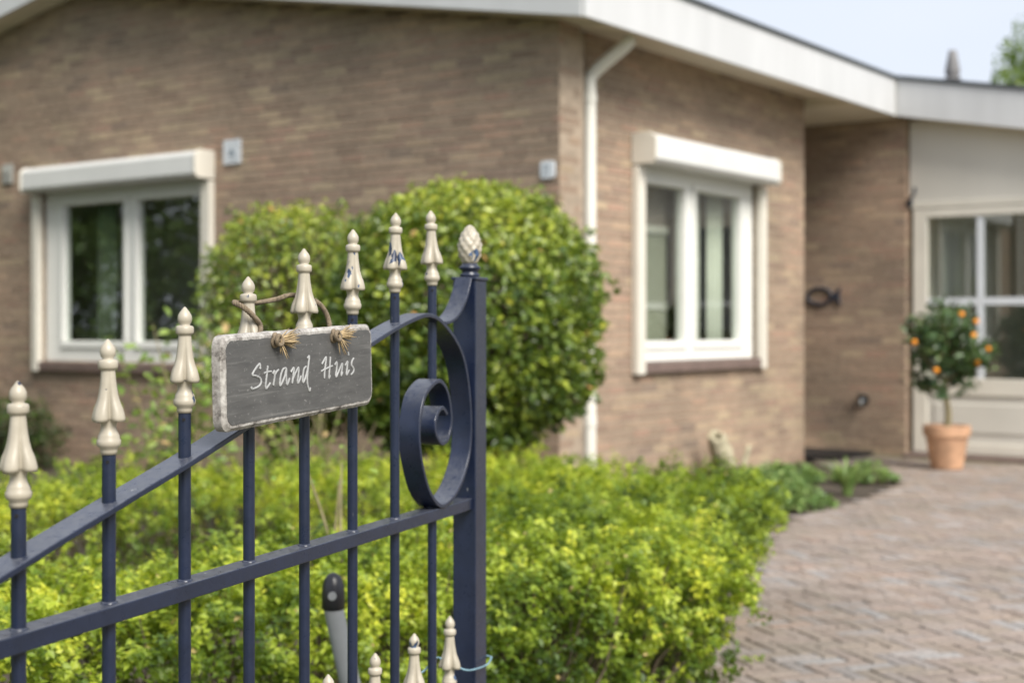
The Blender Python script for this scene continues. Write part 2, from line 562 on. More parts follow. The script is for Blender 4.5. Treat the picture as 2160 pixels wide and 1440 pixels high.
class Waves:
    """cheap smooth 3-D noise: a sum of random plane waves, about -1..1"""
    def __init__(self, wavelength, n=10, seed=0):
        r = np.random.default_rng(seed)
        k = r.normal(size=(n, 3)); k /= np.linalg.norm(k, axis=1, keepdims=True)
        self.k = k * (2 * np.pi / wavelength) * r.uniform(.7, 1.4, size=(n, 1))
        self.p = r.uniform(0, 2 * np.pi, n)
        self.n = n

    def __call__(self, P):
        return np.sin(P @ self.k.T + self.p).sum(axis=1) / math.sqrt(self.n / 2) / 1.6


def tri_count():
    return sum(len(o.data.polygons) for o in col.objects if o.type == 'MESH')


# ------------------------------------------------------------------ ground
g = MB()
g.add([(-600, -600, -0.012), (600, -600, -0.012), (600, 600, -0.012), (-600, 600, -0.012)], [(0, 1, 2, 3)])
tag(g.build('ground', M['lawn']), kind='structure')
g = MB()
g.add([(-7, 2.6, -0.006), (0.1, 2.6, -0.006), (0.65, 4.6, -0.006), (1.12, 6.0, -0.006), (1.5, 7.6, -0.006), (1.77, 8.7, -0.006), (2.43, 9.45, -0.006), (2.86, 10.45, -0.006),
       (2.9, 14, -0.006), (-7, 16, -0.006)], [tuple(range(10))])
tag(g.build('garden_soil', M['soil']), kind='structure')

edge_pts = [(0.10, 2.0), (0.10, 2.6), (0.50, 4.6), (0.93, 6.0), (1.32, 7.6), (1.77, 8.7), (2.35, 9.45), (2.86, 10.45), (2.55, 11.95), (3.2, 13.6), (9, 9.3), (9, -3), (-3, -3), (-3, 2.0)]
g = MB()
g.add([(x, y, 0.0) for x, y in edge_pts], [tuple(range(len(edge_pts)))])
drive = tag(g.build('driveway', M['sand']), kind='structure')


def drive_left(y):
    e = edge_pts[1:9]
    for (xa, ya), (xb, yb) in zip(e, e[1:]):
        if ya <= y <= yb:
            return xa + (xb - xa) * (y - ya) / (yb - ya)
    return 0.1 if y < 2.6 else 2.6


PL, PW, PJ = 0.183, 0.061, 0.0065
pa = math.atan2(-0.955, 0.296)
ax = Vector((math.cos(pa), math.sin(pa))); ay = Vector((-math.sin(pa), math.cos(pa)))
pav = []
for i in range(-230, 230):
    for j in range(-75, 75):
        for kind in (0, 1):
            bx = (i + 3 * j) * PW; by = (i - 3 * j) * PW
            if kind == 0:
                cxl, cyl, rot = bx + PL / 2, by + PW / 2, 0
            else:
                cxl, cyl, rot = bx + PW / 2, by + PW + PL / 2, math.pi / 2
            p = Vector((2.0, 7.5)) + ax * cxl + ay * cyl
            if not (3.9 < p.y < 13.0):
                continue
            if p.x < drive_left(p.y) + 0.02 or p.x > 0.47 * p.y + 0.35 or (p.x - 2.45) * 0.59 + (p.y - 12.05) * 0.806 > 0.75 + 0.0:
                continue
            pav.append((p.y, p.x, rot))
pav.sort()
mb = MB().box(-(PL - PJ) / 2, (PL - PJ) / 2, -(PW - PJ) / 2, (PW - PJ) / 2, -0.03, 0.0)
# bevelled top: pull the top face in
mb = MB()
a, b_ = (PL - PJ) / 2, (PW - PJ) / 2
mb.add([(-a, -b_, -.03), (a, -b_, -.03), (a, b_, -.03), (-a, b_, -.03), (-a, -b_, -.004), (a, -b_, -.004), (a, b_, -.004), (-a, b_, -.004),
        (-a + .005, -b_ + .005, 0), (a - .005, -b_ + .005, 0), (a - .005, b_ - .005, 0), (-a + .005, b_ - .005, 0)],
       [(0, 1, 5, 4), (1, 2, 6, 5), (2, 3, 7, 6), (3, 0, 4, 7), (4, 5, 9, 8), (5, 6, 10, 9), (6, 7, 11, 10), (7, 4, 8, 11), (8, 9, 10, 11)])
paver_me = mb.mesh('paver')
paver_me.materials.append(M['paver'])
rest = MB()
n_single = 0
for (y, x, rot) in pav:
    dz = 0.011 + random.uniform(-.0025, .0025)
    vis = (x / y) < 0.375 and x > drive_left(y) + 0.08 and y > 4.3
    if vis and n_single < 300:
        o = share('paver', paver_me, drive, (x, y, dz), (random.uniform(-.012, .012), random.uniform(-.012, .012), pa + rot + random.uniform(-.015, .015)))
        n_single += 1
    else:
        m4 = Matrix.Translation((x, y, dz)) @ Matrix.Rotation(pa + rot + random.uniform(-.015, .015), 4, 'Z')
        rest.add([m4 @ Vector(v) for v in mb.v], mb.f)
tag(rest.build('paving', M['paver'], drive), kind='stuff')

# ------------------------------------------------------------------ house (local frame: x runs back along the side wall, y runs along the gable)
C0 = Vector((0.30, 9.0, 0.0))
HA = math.atan2(0.8064, 0.5914)
house = empty('house', C0, HA, 'brown brick bungalow with white fascia boards and low pitched roof', 'house')
SL = 0.176                      # roof pitch
EAVE = -0.35; VERGE = -0.25; RIDGE = 4.78
def wall_top(y): return 3.055 + SL * (y if y < RIDGE else 2 * RIDGE - y)

COURSE, BL_, HEAD = 0.0625, 0.222, 0.010
def brick_proto(face):
    """a brick slip whose long side lies along 'face' axis; proud towards negative other axis"""
    L, H, D = (BL_ - HEAD) / 2, (COURSE - 0.011) / 2, 0.013
    m = MB()
    if face == 'y':
        m.add([(D, -L, -H), (D, L, -H), (D, L, H), (D, -L, H), (0, -L + .002, -H + .002), (0, L - .002, -H + .002), (0, L - .002, H - .002), (0, -L + .002, H - .002)],
              [(4, 7, 6, 5), (0, 4, 5, 1), (1, 5, 6, 2), (2, 6, 7, 3), (3, 7, 4, 0)])
    else:
        m.add([(-L, D, -H), (L, D, -H), (L, D, H), (-L, D, H), (-L + .002, 0, -H + .002), (L - .002, 0, -H + .002), (L - .002, 0, H - .002), (-L + .002, 0, H - .002)],
              [(4, 5, 6, 7), (0, 1, 5, 4), (1, 2, 6, 5), (2, 3, 7, 6), (3, 0, 4, 7)])
    return m
PROTO = {'y': brick_proto('y'), 'x': brick_proto('x')}
PME = {}
for k_, m_ in PROTO.items():
    PME[k_] = m_.mesh('brick'); PME[k_].materials.append(M['brick'])


def lay_bricks(parent, face, plane, a0, a1, z0, ztop, holes, pick, limit):
    """running bond on plane; face 'y': x = plane, along y; face 'x': y = plane, along x"""
    rest_ = MB(); single = 0
    cand = []
    row = 0; z = z0 + COURSE / 2
    while z < 4.2:
        off = (0, 0.5, 0.25, 0.75)[row % 4] * BL_
        a = a0 + BL_ / 2 - off
        while a - BL_ / 2 < a1:
            lo, hi = max(a - BL_ / 2, a0), min(a + BL_ / 2, a1)
            segs = [(lo, hi)]
            for (h0, h1, hz0, hz1) in holes:
                if hz0 < z < hz1:
                    ns_ = []
                    for s0, s1 in segs:
                        if s1 <= h0 or s0 >= h1: ns_.append((s0, s1))
                        else:
                            if s0 < h0: ns_.append((s0, h0))
                            if s1 > h1: ns_.append((h1, s1))
                    segs = ns_
            for s0, s1 in segs:
                if s1 - s0 > 0.03 and z < ztop((s0 + s1) / 2) + 0.07:
                    cand.append(((s0 + s1) / 2, z, (s1 - s0) / BL_))
            a += BL_
        z += COURSE; row += 1
    order = sorted(range(len(cand)), key=lambda i: pick(*cand[i][:2]))
    chosen = set(i for i in order[:limit] if pick(*cand[i][:2]) < 1e6)
    for i, (a, z, s) in enumerate(cand):
        j = random.uniform(-.0018, .0018)
        if i in chosen:
            loc = (plane + j, a, z) if face == 'y' else (a, plane + j, z)
            o = share('brick', PME[face], parent, loc)
            if s < 0.99: o.scale = (1, s, 1) if face == 'y' else (s, 1, 1)
        else:
            for_v = []
            for v in PROTO[face].v:
                if face == 'y': for_v.append((v[0] + plane + j, v[1] * s + a, v[2] + z))
                else: for_v.append((v[0] * s + a, v[1] + plane + j, v[2] + z))
            rest_.add(for_v, PROTO[face].f)
    if rest_.v:
        tag(rest_.build('brickwork', M['brick'], parent), kind='stuff')


YZX = lambda p, q, a: (a, p, q)
XZY = lambda p, q, a: (p, a, q)

# gable wall with its window opening (y 3.28 - 5.40, z 0.85 - 2.36)
GW = (3.28, 5.36, 0.85, 2.36)
m = MB()
m.prism([(0, 0), (GW[0], 0), (GW[0], wall_top(GW[0])), (0, wall_top(0))], 0.004, 0.28, YZX)
m.prism([(GW[0], 0), (GW[1], 0), (GW[1], GW[2]), (GW[0], GW[2])], 0.0041, 0.28, YZX)
m.prism([(GW[0], GW[3]), (GW[1], GW[3]), (GW[1], wall_top(GW[1])), (RIDGE, wall_top(RIDGE)), (GW[0], wall_top(GW[0]))], 0.0041, 0.28, YZX)
m.prism([(GW[1], 0), (9.56, 0), (9.56, wall_top(9.56)), (GW[1], wall_top(GW[1]))], 0.004, 0.28, YZX)
gable = m.build('gable_wall', M['mortar'], house)
lay_bricks(gable, 'y', 0.0, 0.0, 7.4, 0.0, wall_top, [GW], lambda a, z: a + 0.02 * abs(z - 2.6) if z > 1.72 and a > 0.1 else 1e7, 150)

# corner pier and side wall
m = MB().box(0.0045, 0.235, 0.0045, 0.28, 0, 3.082)
pier = m.build('corner_pier', M['mortar'], house)
lay_bricks(pier, 'x', 0.0, 0.0, 0.235, 0.0, lambda a: 3.06, [], lambda a, z: 1e7, 0)
WALLY = 0.10
SW = (1.12, 2.96, 0.90, 2.36)
m = MB()
m.box(0.45, SW[0], WALLY + .004, 0.38, 0, 3.10)
m.box(SW[0], SW[1], WALLY + .0041, 0.38, 0, SW[2])
m.box(SW[0], SW[1], WALLY + .0041, 0.38, SW[3], 3.10)
m.box(SW[1], 3.86, WALLY + .004, 0.38, 0, 3.10)
m.box(3.60, 3.852, 0.38, 1.7, 0, 3.04)
side = m.build('side_wall', M['mortar'], house)
MB().box(0.235, 0.45, 0.26, 0.38, 0, 3.10).build('joint_recess', M['mortar'], house)
lay_bricks(side, 'x', WALLY, 0.45, 3.86, 0.0, lambda a: 3.08, [SW], lambda a, z: a + 0.02 * abs(z - 1.6) if z > 0.3 else 1e7, 150)

# entrance niche: end wall (faces the garden), back wall with the front door out of sight
m = MB()
m.box(4.927, 5.2, -0.385, 1.7, 0, 3.03)
niche = m.build('niche_wall', M['mortar'], house)
lay_bricks(niche, 'y', 4.923, -0.39, 1.6, 0.0, lambda a: 2.98, [], lambda a, z: 1e7, 0)
lay_bricks(niche, 'x', -0.393, 4.93, 5.04, 0.0, lambda a: 2.98, [], lambda a, z: 1e7, 0)
MB().box(3.86, 4.93, 1.60, 1.75, 0, 3.03).build('niche_back_wall', M['mortar'], house)
fd = MB().box(3.95, 4.85, 1.55, 1.60, 0.05, 2.2).build('front_door', M['cream_trim'], house, bevel=.004)
MB().tube([(4.1, 1.55, 1.05), (4.1, 1.49, 1.05), (4.22, 1.49, 1.05)], .011, 8).build('handle', M['iron'], fd, True)

# rear and far walls, floor and inner walls enclose the rooms behind the panes
m = MB()
m.box(10.0, 10.2, 0.3, 9.56, 0, 3.03)
m.box(0.28, 10.0, 9.3, 9.56, 0, 3.03)
m.box(3.86, 10.0, 1.75, 1.9, 0, 3.03)
m.build('rear_walls', M['mortar'], house)
m = MB()
m.box(0.3, 10, 0.4, 9.3, -0.005, 0.02)
m.box(0.3, 9.9, 2.9, 3.0, 0.02, 3.0)
m.box(0.45, 3.55, 1.5, 1.6, 0.02, 2.6)  # these two pale partitions are added to brighten the rooms behind the panes
m.box(2.0, 2.1, 3.02, 9.2, 0.02, 2.6)
m.box(4.6, 4.7, 3.0, 9.3, 0.02, 3.0)
m.box(0.29, 3.59, 0.39, 2.9, 2.62, 2.66)
m.box(0.29, 4.6, 3.0, 9.3, 2.62, 2.66)
m.build('interior_walls', M['room'], house)

# roof slabs (main gable roof), eave soffit, fascia boards
m = MB()
TH = 0.335
def slab(m, x0, x1, y0, y1, z_at, th):
    m.prism([(y0, z_at(y0)), (y1, z_at(y1)), (y1, z_at(y1) + th), (y0, z_at(y0) + th)], x0, x1, YZX)
zr = lambda y: 3.035 + SL * ((y - EAVE) if y <= RIDGE else (2 * RIDGE - y - EAVE))
slab(m, VERGE + .02, 10.4, EAVE + .02, RIDGE, lambda y: zr(y) + .012, TH - .02)
slab(m, VERGE + .02, 10.4, RIDGE, 9.91, lambda y: zr(y) + .012, TH - .02)
roof = m.build('roof', M['roofing'], house)
# soffits
m = MB()
m.prism([(EAVE + .03, zr(EAVE) + .004), (RIDGE, zr(RIDGE) + .0), (RIDGE, zr(RIDGE) + .01), (EAVE + .03, zr(EAVE) + .0115)], VERGE + .02, 0.05, YZX)
m.prism([(RIDGE, zr(RIDGE)), (9.85, zr(9.85)), (9.85, zr(9.85) + .0105), (RIDGE, zr(RIDGE) + .0105)], VERGE + .02, 0.05, YZX)
m.build('verge_soffit', M['soffit'], house)
zs = lambda y: 3.026 + SL * (y - EAVE)
m = MB().prism([(EAVE + .02, zs(EAVE + .02)), (.40, zs(.40)), (.40, zs(.40) + .006), (EAVE + .02, zs(EAVE + .02) + .006)], 0.055, 3.86, YZX)
m.build('eave_soffit', M['soffit'], house)
MB().box(3.862, 3.875, EAVE + .02, .40, 3.034, 3.16).build('soffit_end_board', M['soffit'], house)
MB().box(3.863, 4.95, EAVE + .02, 1.72, 3.026, 3.033).build('niche_ceiling', M['soffit'], house)
# fascia: eave boards, verge boards
FB = 3.025
for (x0, x1) in ((VERGE, 2.996), (3.002, 4.77)):
    MB().box(x0, x1, EAVE - .012, EAVE + .012, FB, FB + 0.325).build('fascia_board', M['fascia'], house, bevel=.003)
def verge(y0, y1, name='fascia_board'):
    z0 = FB + SL * (y0 - EAVE); z1 = FB + SL * (y1 - EAVE)
    MB().prism([(y0, z0), (y1, z1), (y1, z1 + .325), (y0, z0 + .325)], VERGE - .012, VERGE + .012, YZX).build(name, M['fascia'], house, bevel=.003)
verge(EAVE + .014, 2.3); verge(2.306, RIDGE)
def vergeL(y0, y1):
    f_ = lambda y: FB + SL * (2 * RIDGE - y - EAVE)
    MB().prism([(y0, f_(y0)), (y1, f_(y1)), (y1, f_(y1) + .325), (y0, f_(y0) + .325)], VERGE - .012, VERGE + .012, YZX).build('fascia_board', M['fascia'], house, bevel=.003)
vergeL(RIDGE + .004, 9.9)
MB().box(VERGE - .03, 4.80, EAVE - .035, EAVE + .10, FB + .326, FB + .352).build('roof_edge_trim', M['roof_edge'], house, bevel=.004)
MB().prism([(EAVE + .11, FB + .346), (RIDGE, FB + .328 + SL * (RIDGE - EAVE)), (RIDGE, FB + .354 + SL * (RIDGE - EAVE)), (EAVE + .11, FB + .372)], VERGE - .03, VERGE + .1, YZX).build('roof_edge_trim', M['roof_edge'], house)
MB().box(4.745, 4.782, EAVE - .019, EAVE + .02, FB - .003, FB + .325).build('fascia_corner_trim', M['vent_grey'], house, bevel=.003)

# right wing: roof falls away to the right, pale panel wall with glazed doors under it
WS = 0.185
zw = lambda y: FB - WS * (EAVE - y)
m = MB()
m.prism([(EAVE - .03, zw(EAVE) + .31), (-6, zw(-6) + .31), (-6, zw(-6) + .012), (EAVE - .03, zw(EAVE) + .012)], 4.80, 10.4, YZX)
m.build('wing_roof', M['roofing'], house)
for (y0, y1) in ((EAVE - .022, -3.0), (-3.004, -6)):
    MB().prism([(y0, zw(y0)), (y1, zw(y1)), (y1, zw(y1) + .325), (y0, zw(y0) + .325)], 4.758, 4.782, YZX).build('fascia_board', M['fascia'], house, bevel=.003)
MB().prism([(EAVE - .036, zw(EAVE) + .328), (-6, zw(-6) + .328), (-6, zw(-6) + .354), (EAVE - .036, zw(EAVE) + .354)], 4.735, 4.90, YZX).build('roof_edge_trim', M['roof_edge'], house)
MB().prism([(EAVE - .03, zw(EAVE)), (-6, zw(-6)), (-6, zw(-6) + .008), (EAVE - .03, zw(EAVE) + .008)], 4.785, 5.1, YZX).build('wing_soffit', M['soffit'], house)
FX = 5.00
m = MB().prism([(-.40, 2.25), (-6, 2.25), (-6, 2.6), (-.40, 3.0)], FX, FX + .2, YZX)
m.build('upper_panel', M['panel'], house)
MB().box(FX - .018, FX - .001, -3.7, -.42, 2.21, 2.27).build('door_head', M['cream_trim'], house, bevel=.004)

def glazed_door(y0, y1):
    d = MB().box(FX - .012, FX + .05, y0 + .13, y1 - .13, .55, .70)
    d.box(FX - .012, FX + .05, y0 + .13, y1 - .13, 2.125, 2.205)
    d.box(FX - .012, FX + .05, y0 + .13, y0 + .004, .04, 2.205)
    d.box(FX - .012, FX + .05, y1 - .004, y1 - .13, .04, 2.205)
    d.box(FX - .012, FX + .05, y0 + .13, y1 - .13, .04, .13)
    door = d.build('garden_door', M['cream_trim'], house, bevel=.005)
    MB().box(FX + .006, FX + .04, y0 + .13, y1 - .13, .13, .55).build('door_panel', M['panel'], door)
    MB().box(FX - .006, FX + .03, y0 + .19, y1 - .19, .22, .48).build('door_panel', M['panel'], door, bevel=.008)
    MB().box(FX + .02, FX + .028, y0 + .13, y1 - .13, .70, 2.125).build('pane', M['glass'], door)
    ym = (y0 + y1) / 2
    MB().box(FX + .004, FX + .034, ym - .03, ym + .03, .702, 2.123).build('glazing_bar', M['muntin'], door)
    MB().box(FX + .006, FX + .032, y0 + .132, ym - .032, 1.345, 1.41).build('glazing_bar', M['muntin'], door)
    MB().box(FX + .006, FX + .032, ym + .032, y1 - .132, 1.345, 1.41).build('glazing_bar', M['muntin'], door)
    return door
glazed_door(-1.63, -.43)
glazed_door(-2.84, -1.64)
m = MB().box(FX, FX + .2, -6, -2.85, 0, 2.25).box(FX + .1, 9.8, -6.2, -6.0, 0, 2.5)
m.build('wing_wall', M['panel'], house)
MB().box(FX + .06, 8.6, -2.9, -.45, -.004, .03).box(8.4, 8.6, -2.9, -.45, .03, 2.3).box(FX + .3, 8.4, -.47, -.45, .03, 2.3).box(FX + .3, 8.4, -2.92, -2.9, .03, 2.3).box(FX + .3, 8.5, -2.9, -.45, 2.3, 2.33).build('wing_room', M['room'], house)
MB().box(FX - .25, FX + .0, -3.2, -.42, -.003, .035).build('door_step', M['sill'], house, bevel=.006)

# windows with external roller shutters
def shutter_window(axis, a0, a1, z0, z1, plane, panes, glass_z):
    """axis 'y': on the gable (outside is -x); axis 'x': on the side wall (outside is -y)"""
    def B(m, p0, p1, d0, d1, zz0, zz1):
        if axis == 'y': m.box(plane + d0, plane + d1, p0, p1, zz0, zz1)
        else: m.box(p0, p1, plane + d0, plane + d1, zz0, zz1)
        return m
    fr = B(MB(), a0, a1, .03, .10, z0, glass_z[0])
    B(fr, a0, a1, .03, .10, glass_z[1], z1)
    xs = [a0] + [v for p in panes for v in p] + [a1]
    for k in range(0, len(xs), 2):
        B(fr, xs[k], xs[k + 1], .031, .099, glass_z[0], glass_z[1])
    win = fr.build('window', M['frame_white'], house, bevel=.006)
    for p0, p1 in panes:
        # raised sash around each pane
        s = B(MB(), p0 - .04, p1 + .04, .014, .029, glass_z[0] - .06, glass_z[0] - .004)
        B(s, p0 - .04, p1 + .04, .014, .029, glass_z[1] + .004, glass_z[1] + .05)
        B(s, p0 - .04, p0 - .004, .0141, .029, glass_z[0] - .004, glass_z[1] + .004)
        B(s, p1 + .004, p1 + .04, .0141, .029, glass_z[0] - .004, glass_z[1] + .004)
        s.build('sash', M['frame_white'], win, bevel=.006)
        B(MB(), p0 - .004, p1 + .004, .055, .063, glass_z[0] - .004, glass_z[1] + .004).build('pane', M['glass'], win)
    B(MB(), a0 - .10, a1 + .10, -.05, .028, z0 - .078, z0 - .003).build('sill', M['sill'], win, bevel=.006)
    for p0, p1 in ((a0 - .105, a0 - .002), (a1 + .002, a1 + .085)):
        B(MB(), p0, p1, -.06, -.003, z0 - .085, z1 - .07).build('guide_rail', M['cream_trim'], win, bevel=.006)
    # box with a chamfered front
    pr = [(-.195, 2.315), (-.195, 2.455), (-.15, 2.49), (-.003, 2.49), (-.003, 2.288), (-.17, 2.288)]
    fn = (lambda p, q, a: (plane + p, a, q)) if axis == 'y' else (lambda p, q, a: (a, plane + p, q))
    bx_ = MB().prism(pr, a0 - .085, a1 + .03, fn).build('shutter_box', M['white_trim'], win, bevel=.006)
    pr2 = [(-.203, 2.31), (-.203, 2.46), (-.153, 2.498), (-.003, 2.498), (-.003, 2.28), (-.175, 2.28)]
    for e0, e1 in ((a0 - .108, a0 - .0855), (a1 + .0305, a1 + .052)):
        MB().prism(pr2, e0, e1, fn).build('end_cap', M['cream_trim'], win, bevel=.005)
    return win
wg = shutter_window('y', 3.295, 5.345, 0.862, 2.34, 0.0, [(3.37, 4.135), (4.305, 5.095)], (1.035, 2.172))
wsd = shutter_window('x', 1.135, 2.945, 0.905, 2.34, WALLY, [(1.185, 1.825), (1.995, 2.715)], (1.05, 2.172))

def curtain(axis, c0, c1, depth, z0, z1):
    P = []
    n_ = 60
    for k in range(n_ + 1):
        t = k / n_
        P.append((c0 + (c1 - c0) * t, depth + .022 * math.sin(t * (c1 - c0) / .075 * 2 * math.pi)))
    m_ = MB()
    vs_ = []
    for (a, d) in P:
        for z in (z0, z1):
            vs_.append((d, a, z) if axis == 'y' else (a, d, z))
    m_.add(vs_, [(2 * k, 2 * k + 2, 2 * k + 3, 2 * k + 1) for k in range(n_)])
    o = m_.build('curtain', M['curtain'], house, True)
    sd = o.modifiers.new('thickness', 'SOLIDIFY'); sd.thickness = .004
    return o
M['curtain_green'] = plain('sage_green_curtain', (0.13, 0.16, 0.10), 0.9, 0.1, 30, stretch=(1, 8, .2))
M['blind'] = plain('olive_grey_blind', (0.27, 0.262, 0.205), 0.85, 0.08, 20)  # band colours of the reflection painted behind the side window
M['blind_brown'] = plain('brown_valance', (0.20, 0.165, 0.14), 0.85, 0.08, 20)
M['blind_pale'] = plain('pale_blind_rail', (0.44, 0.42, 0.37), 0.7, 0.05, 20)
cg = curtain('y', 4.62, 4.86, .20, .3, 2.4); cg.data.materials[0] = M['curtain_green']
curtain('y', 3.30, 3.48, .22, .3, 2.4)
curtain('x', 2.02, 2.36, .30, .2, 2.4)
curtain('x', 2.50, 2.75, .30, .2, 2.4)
refl = MB().box(1.13, 1.86, .300, .306, 1.0, 1.84).build('window_blind', M['blind'], house)  # coloured panels behind the glass paint in this pane's reflected bands
MB().box(1.13, 1.86, .285, .30, 1.84, 1.90).build('blind_rail', M['blind_pale'], refl)
MB().box(1.13, 1.86, .31, .315, 1.90, 2.30).build('valance', M['blind_brown'], refl)
MB().box(1.13, 1.86, .292, .2995, 1.28, 1.32).build('blind_rail', M['blind_pale'], refl)
MB().box(1.42, 1.47, .294, .2998, 1.33, 1.83).build('blind_tape', M['blind_pale'], refl)
# downpipe with its swan neck and brackets
pp = smoothpath([(.50, -.20, 3.03), (.49, -.19, 2.99), (.42, .0, 2.83), (.40, .035, 2.77), (.40, .035, 2.70)], 5) + [Vector((.40, .035, 0.0))]
dp = MB().tube(pp, .044, 16).build('downpipe', M['pipe'], house, True, sharp=45)
for z in (2.62, 1.5, .5):
    MB().tube([(.40, .035, z), (.40, .035, z + .06)], .049, 16).box(.385, .415, .06, .11, z + .018, z + .038).build('pipe_bracket', M['pipe'], dp)

# ridge ventilator standing on the wing roof
def loc_of(wx, wy):
    d = Vector((wx, wy)) - Vector((C0.x, C0.y))
    return (d.x * math.cos(HA) + d.y * math.sin(HA), -d.x * math.sin(HA) + d.y * math.cos(HA))
lx, ly = loc_of(4.12, 13.3)
base_z = EYE + 2.10
m = MB().lathe([(.06, 0), (.06, .20), (.078, .21), (.078, .225), (.055, .235), (.068, .27), (.068, .31), (.05, .40), (.036, .48), (.032, .485), (.01, .485)], 20, (lx, ly, base_z))
m.build('roof_vent_pipe', M['vent_dark'], house, True, sharp=30)

# things fixed to the walls
def at_house(x, y, z): return (C0.x + x * math.cos(HA) - y * math.sin(HA), C0.y + x * math.sin(HA) + y * math.cos(HA), z)

def wall_plaque(name, y, z, wd, ht, label, cat, rounded=.0):
    o = empty(name, at_house(-.002, y, z), HA, label, cat)
    r_ = max(rounded, .004); pts = []
    for cx_, cy_, a0_ in ((wd / 2 - r_, ht / 2 - r_, 0), (-wd / 2 + r_, ht / 2 - r_, 90), (-wd / 2 + r_, -ht / 2 + r_, 180), (wd / 2 - r_, -ht / 2 + r_, 270)):
        for k in range(5):
            an = R(a0_ + 22.5 * k); pts.append((cx_ + r_ * math.cos(an), cy_ + r_ * math.sin(an)))
    MB().prism(pts, -.014, 0, YZX).build('plate', M['plaque'], o, bevel=.002)
    return o

pq = wall_plaque('emblem_plaque', 2.99, 2.475, .185, .185, 'square white plaque with small dark emblem right of the gable window', 'plaque')
MB().prism([(0, .03), (-.035, -.012), (-.028, -.04), (.0, -.026), (.028, -.04), (.035, -.012)], -.0165, -.0145, YZX).build('emblem', M['print'], pq)
MB().box(-.0165, -.0145, -.05, .05, -.065, -.057).build('caption_line', M['print'], pq)
nq = wall_plaque('house_number_plaque', .083, 2.15, .112, .112, 'small rounded white house number plaque at the corner of the gable', 'plaque', .022)
dg = [[(.030, .02), (.022, .032), (.010, .032), (.006, .02), (.030, -.03), (.004, -.03)], [(-.012, .032), (-.012, -.03)]]
for st in dg:
    MB().tube([(-.015, p, q) for p, q in st], .0042, 6).build('digit', M['print'], nq)
vt = empty('wall_vent', at_house(-.002, 5.84, 2.487), HA, 'small pale grey louvred wall vent left of the gable window', 'vent')
MB().box(-.012, 0, -.075, .075, -.085, .085).build('vent_plate', M['vent_grey'], vt, bevel=.003)
for k in range(6):
    MB().prism([(-.012, 0), (-.024, -.012), (-.021, -.016), (-.012, -.008)], -.055, .055, lambda p, q, a, kk=k: (p, a, q + .04 - kk * .02)).build('slat', M['vent_grey'], vt)

fs = empty('fish_ornament', at_house(4.921, .40, 1.437), HA, 'dark iron outline of a fish on the wall of the entrance niche', 'ornament')
fp = []
for k in range(25):
    t = k / 24 * 2 * math.pi
    fp.append((-.014, .03 + .12 * math.cos(t), .075 * math.sin(t)))
MB().tube(fp, .016, 8).build('body_ring', M['iron'], fs, True)
MB().prism([(-.08, 0), (-.115, .03), (-.185, .085), (-.165, .0), (-.185, -.085), (-.115, -.03)], -.026, -.004, YZX).build('tail', M['iron'], fs, bevel=.004)
tp = empty('garden_tap', at_house(4.921, 0.0, .49), HA, 'dark garden tap low on the wall of the entrance niche', 'tap')
MB().tube([(0, 0, 0), (-.05, 0, 0), (-.075, 0, -.015), (-.08, 0, -.05)], [.02, .018, .017, .014], 10).build('spout', M['grey_tube'], tp, True)
MB().lathe([(.02, 0), (.045, .006), (.05, .015), (.045, .024), (.012, .03)], 14, (-.045, 0, .022)).build('handle', M['dark'], tp, True)
MB().tube([(-.002, 0, 0), (-.012, 0, 0)], .05, 16).build('wall_plate', M['dark'], tp, True, sharp=30)
hk = empty('wall_hook', at_house(4.975, -.45, 2.32), HA, 'dark curved bracket hook above the left corner of the glazed door', 'hook')
MB().tube(smoothpath([(0, .05, -.06), (-.05, .05, -.065), (-.09, .01, -.04), (-.09, -.03, .02), (-.085, -.035, .075)], 5), .014, 8).build('hook_bar', M['iron'], hk, True)
MB().tube([(.02, .05, -.06), (-.012, .05, -.06)], .035, 12).build('hook_plate', M['iron'], hk, True, sharp=30)

dm = MB()
a4 = [at_house(3.95, -.15, .0), at_house(4.80, -.15, 0), at_house(4.80, 1.1, 0), at_house(3.95, 1.1, 0)]
dm.add([(p[0], p[1], .014) for p in a4] + [(p[0], p[1], .04) for p in a4], [(0, 3, 2, 1), (4, 5, 6, 7), (0, 1, 5, 4), (1, 2, 6, 5), (2, 3, 7, 6), (3, 0, 4, 7)])
tag(dm.build('door_mat', M['dark'], bevel=.004), 'black rubber door mat on the floor of the entrance niche', 'mat')

# ------------------------------------------------------------------ gate (local frame: x along the gate away from the camera, y to its far side)
TH_G = math.atan2(1120, 3000)
GD = Vector((math.sin(TH_G), math.cos(TH_G), 0)); GN = Vector((math.cos(TH_G), -math.sin(TH_G), 0))
GP = Vector((-.469, 1.655, 0))
gate = empty('garden_gate', GP, math.atan2(GD.y, GD.x), 'open navy blue metal gate with cream finials and a spiral scroll', 'gate')
SP = 0.1558
Z = lambda z: z + EYE
TOPS = {-2: -.140, -1: -.0985, 0: -.0568, 1: -.0138, 2: .0258, 3: .0694, 4: .1158, 5: .1537, 6: .1916, 7: .2075}

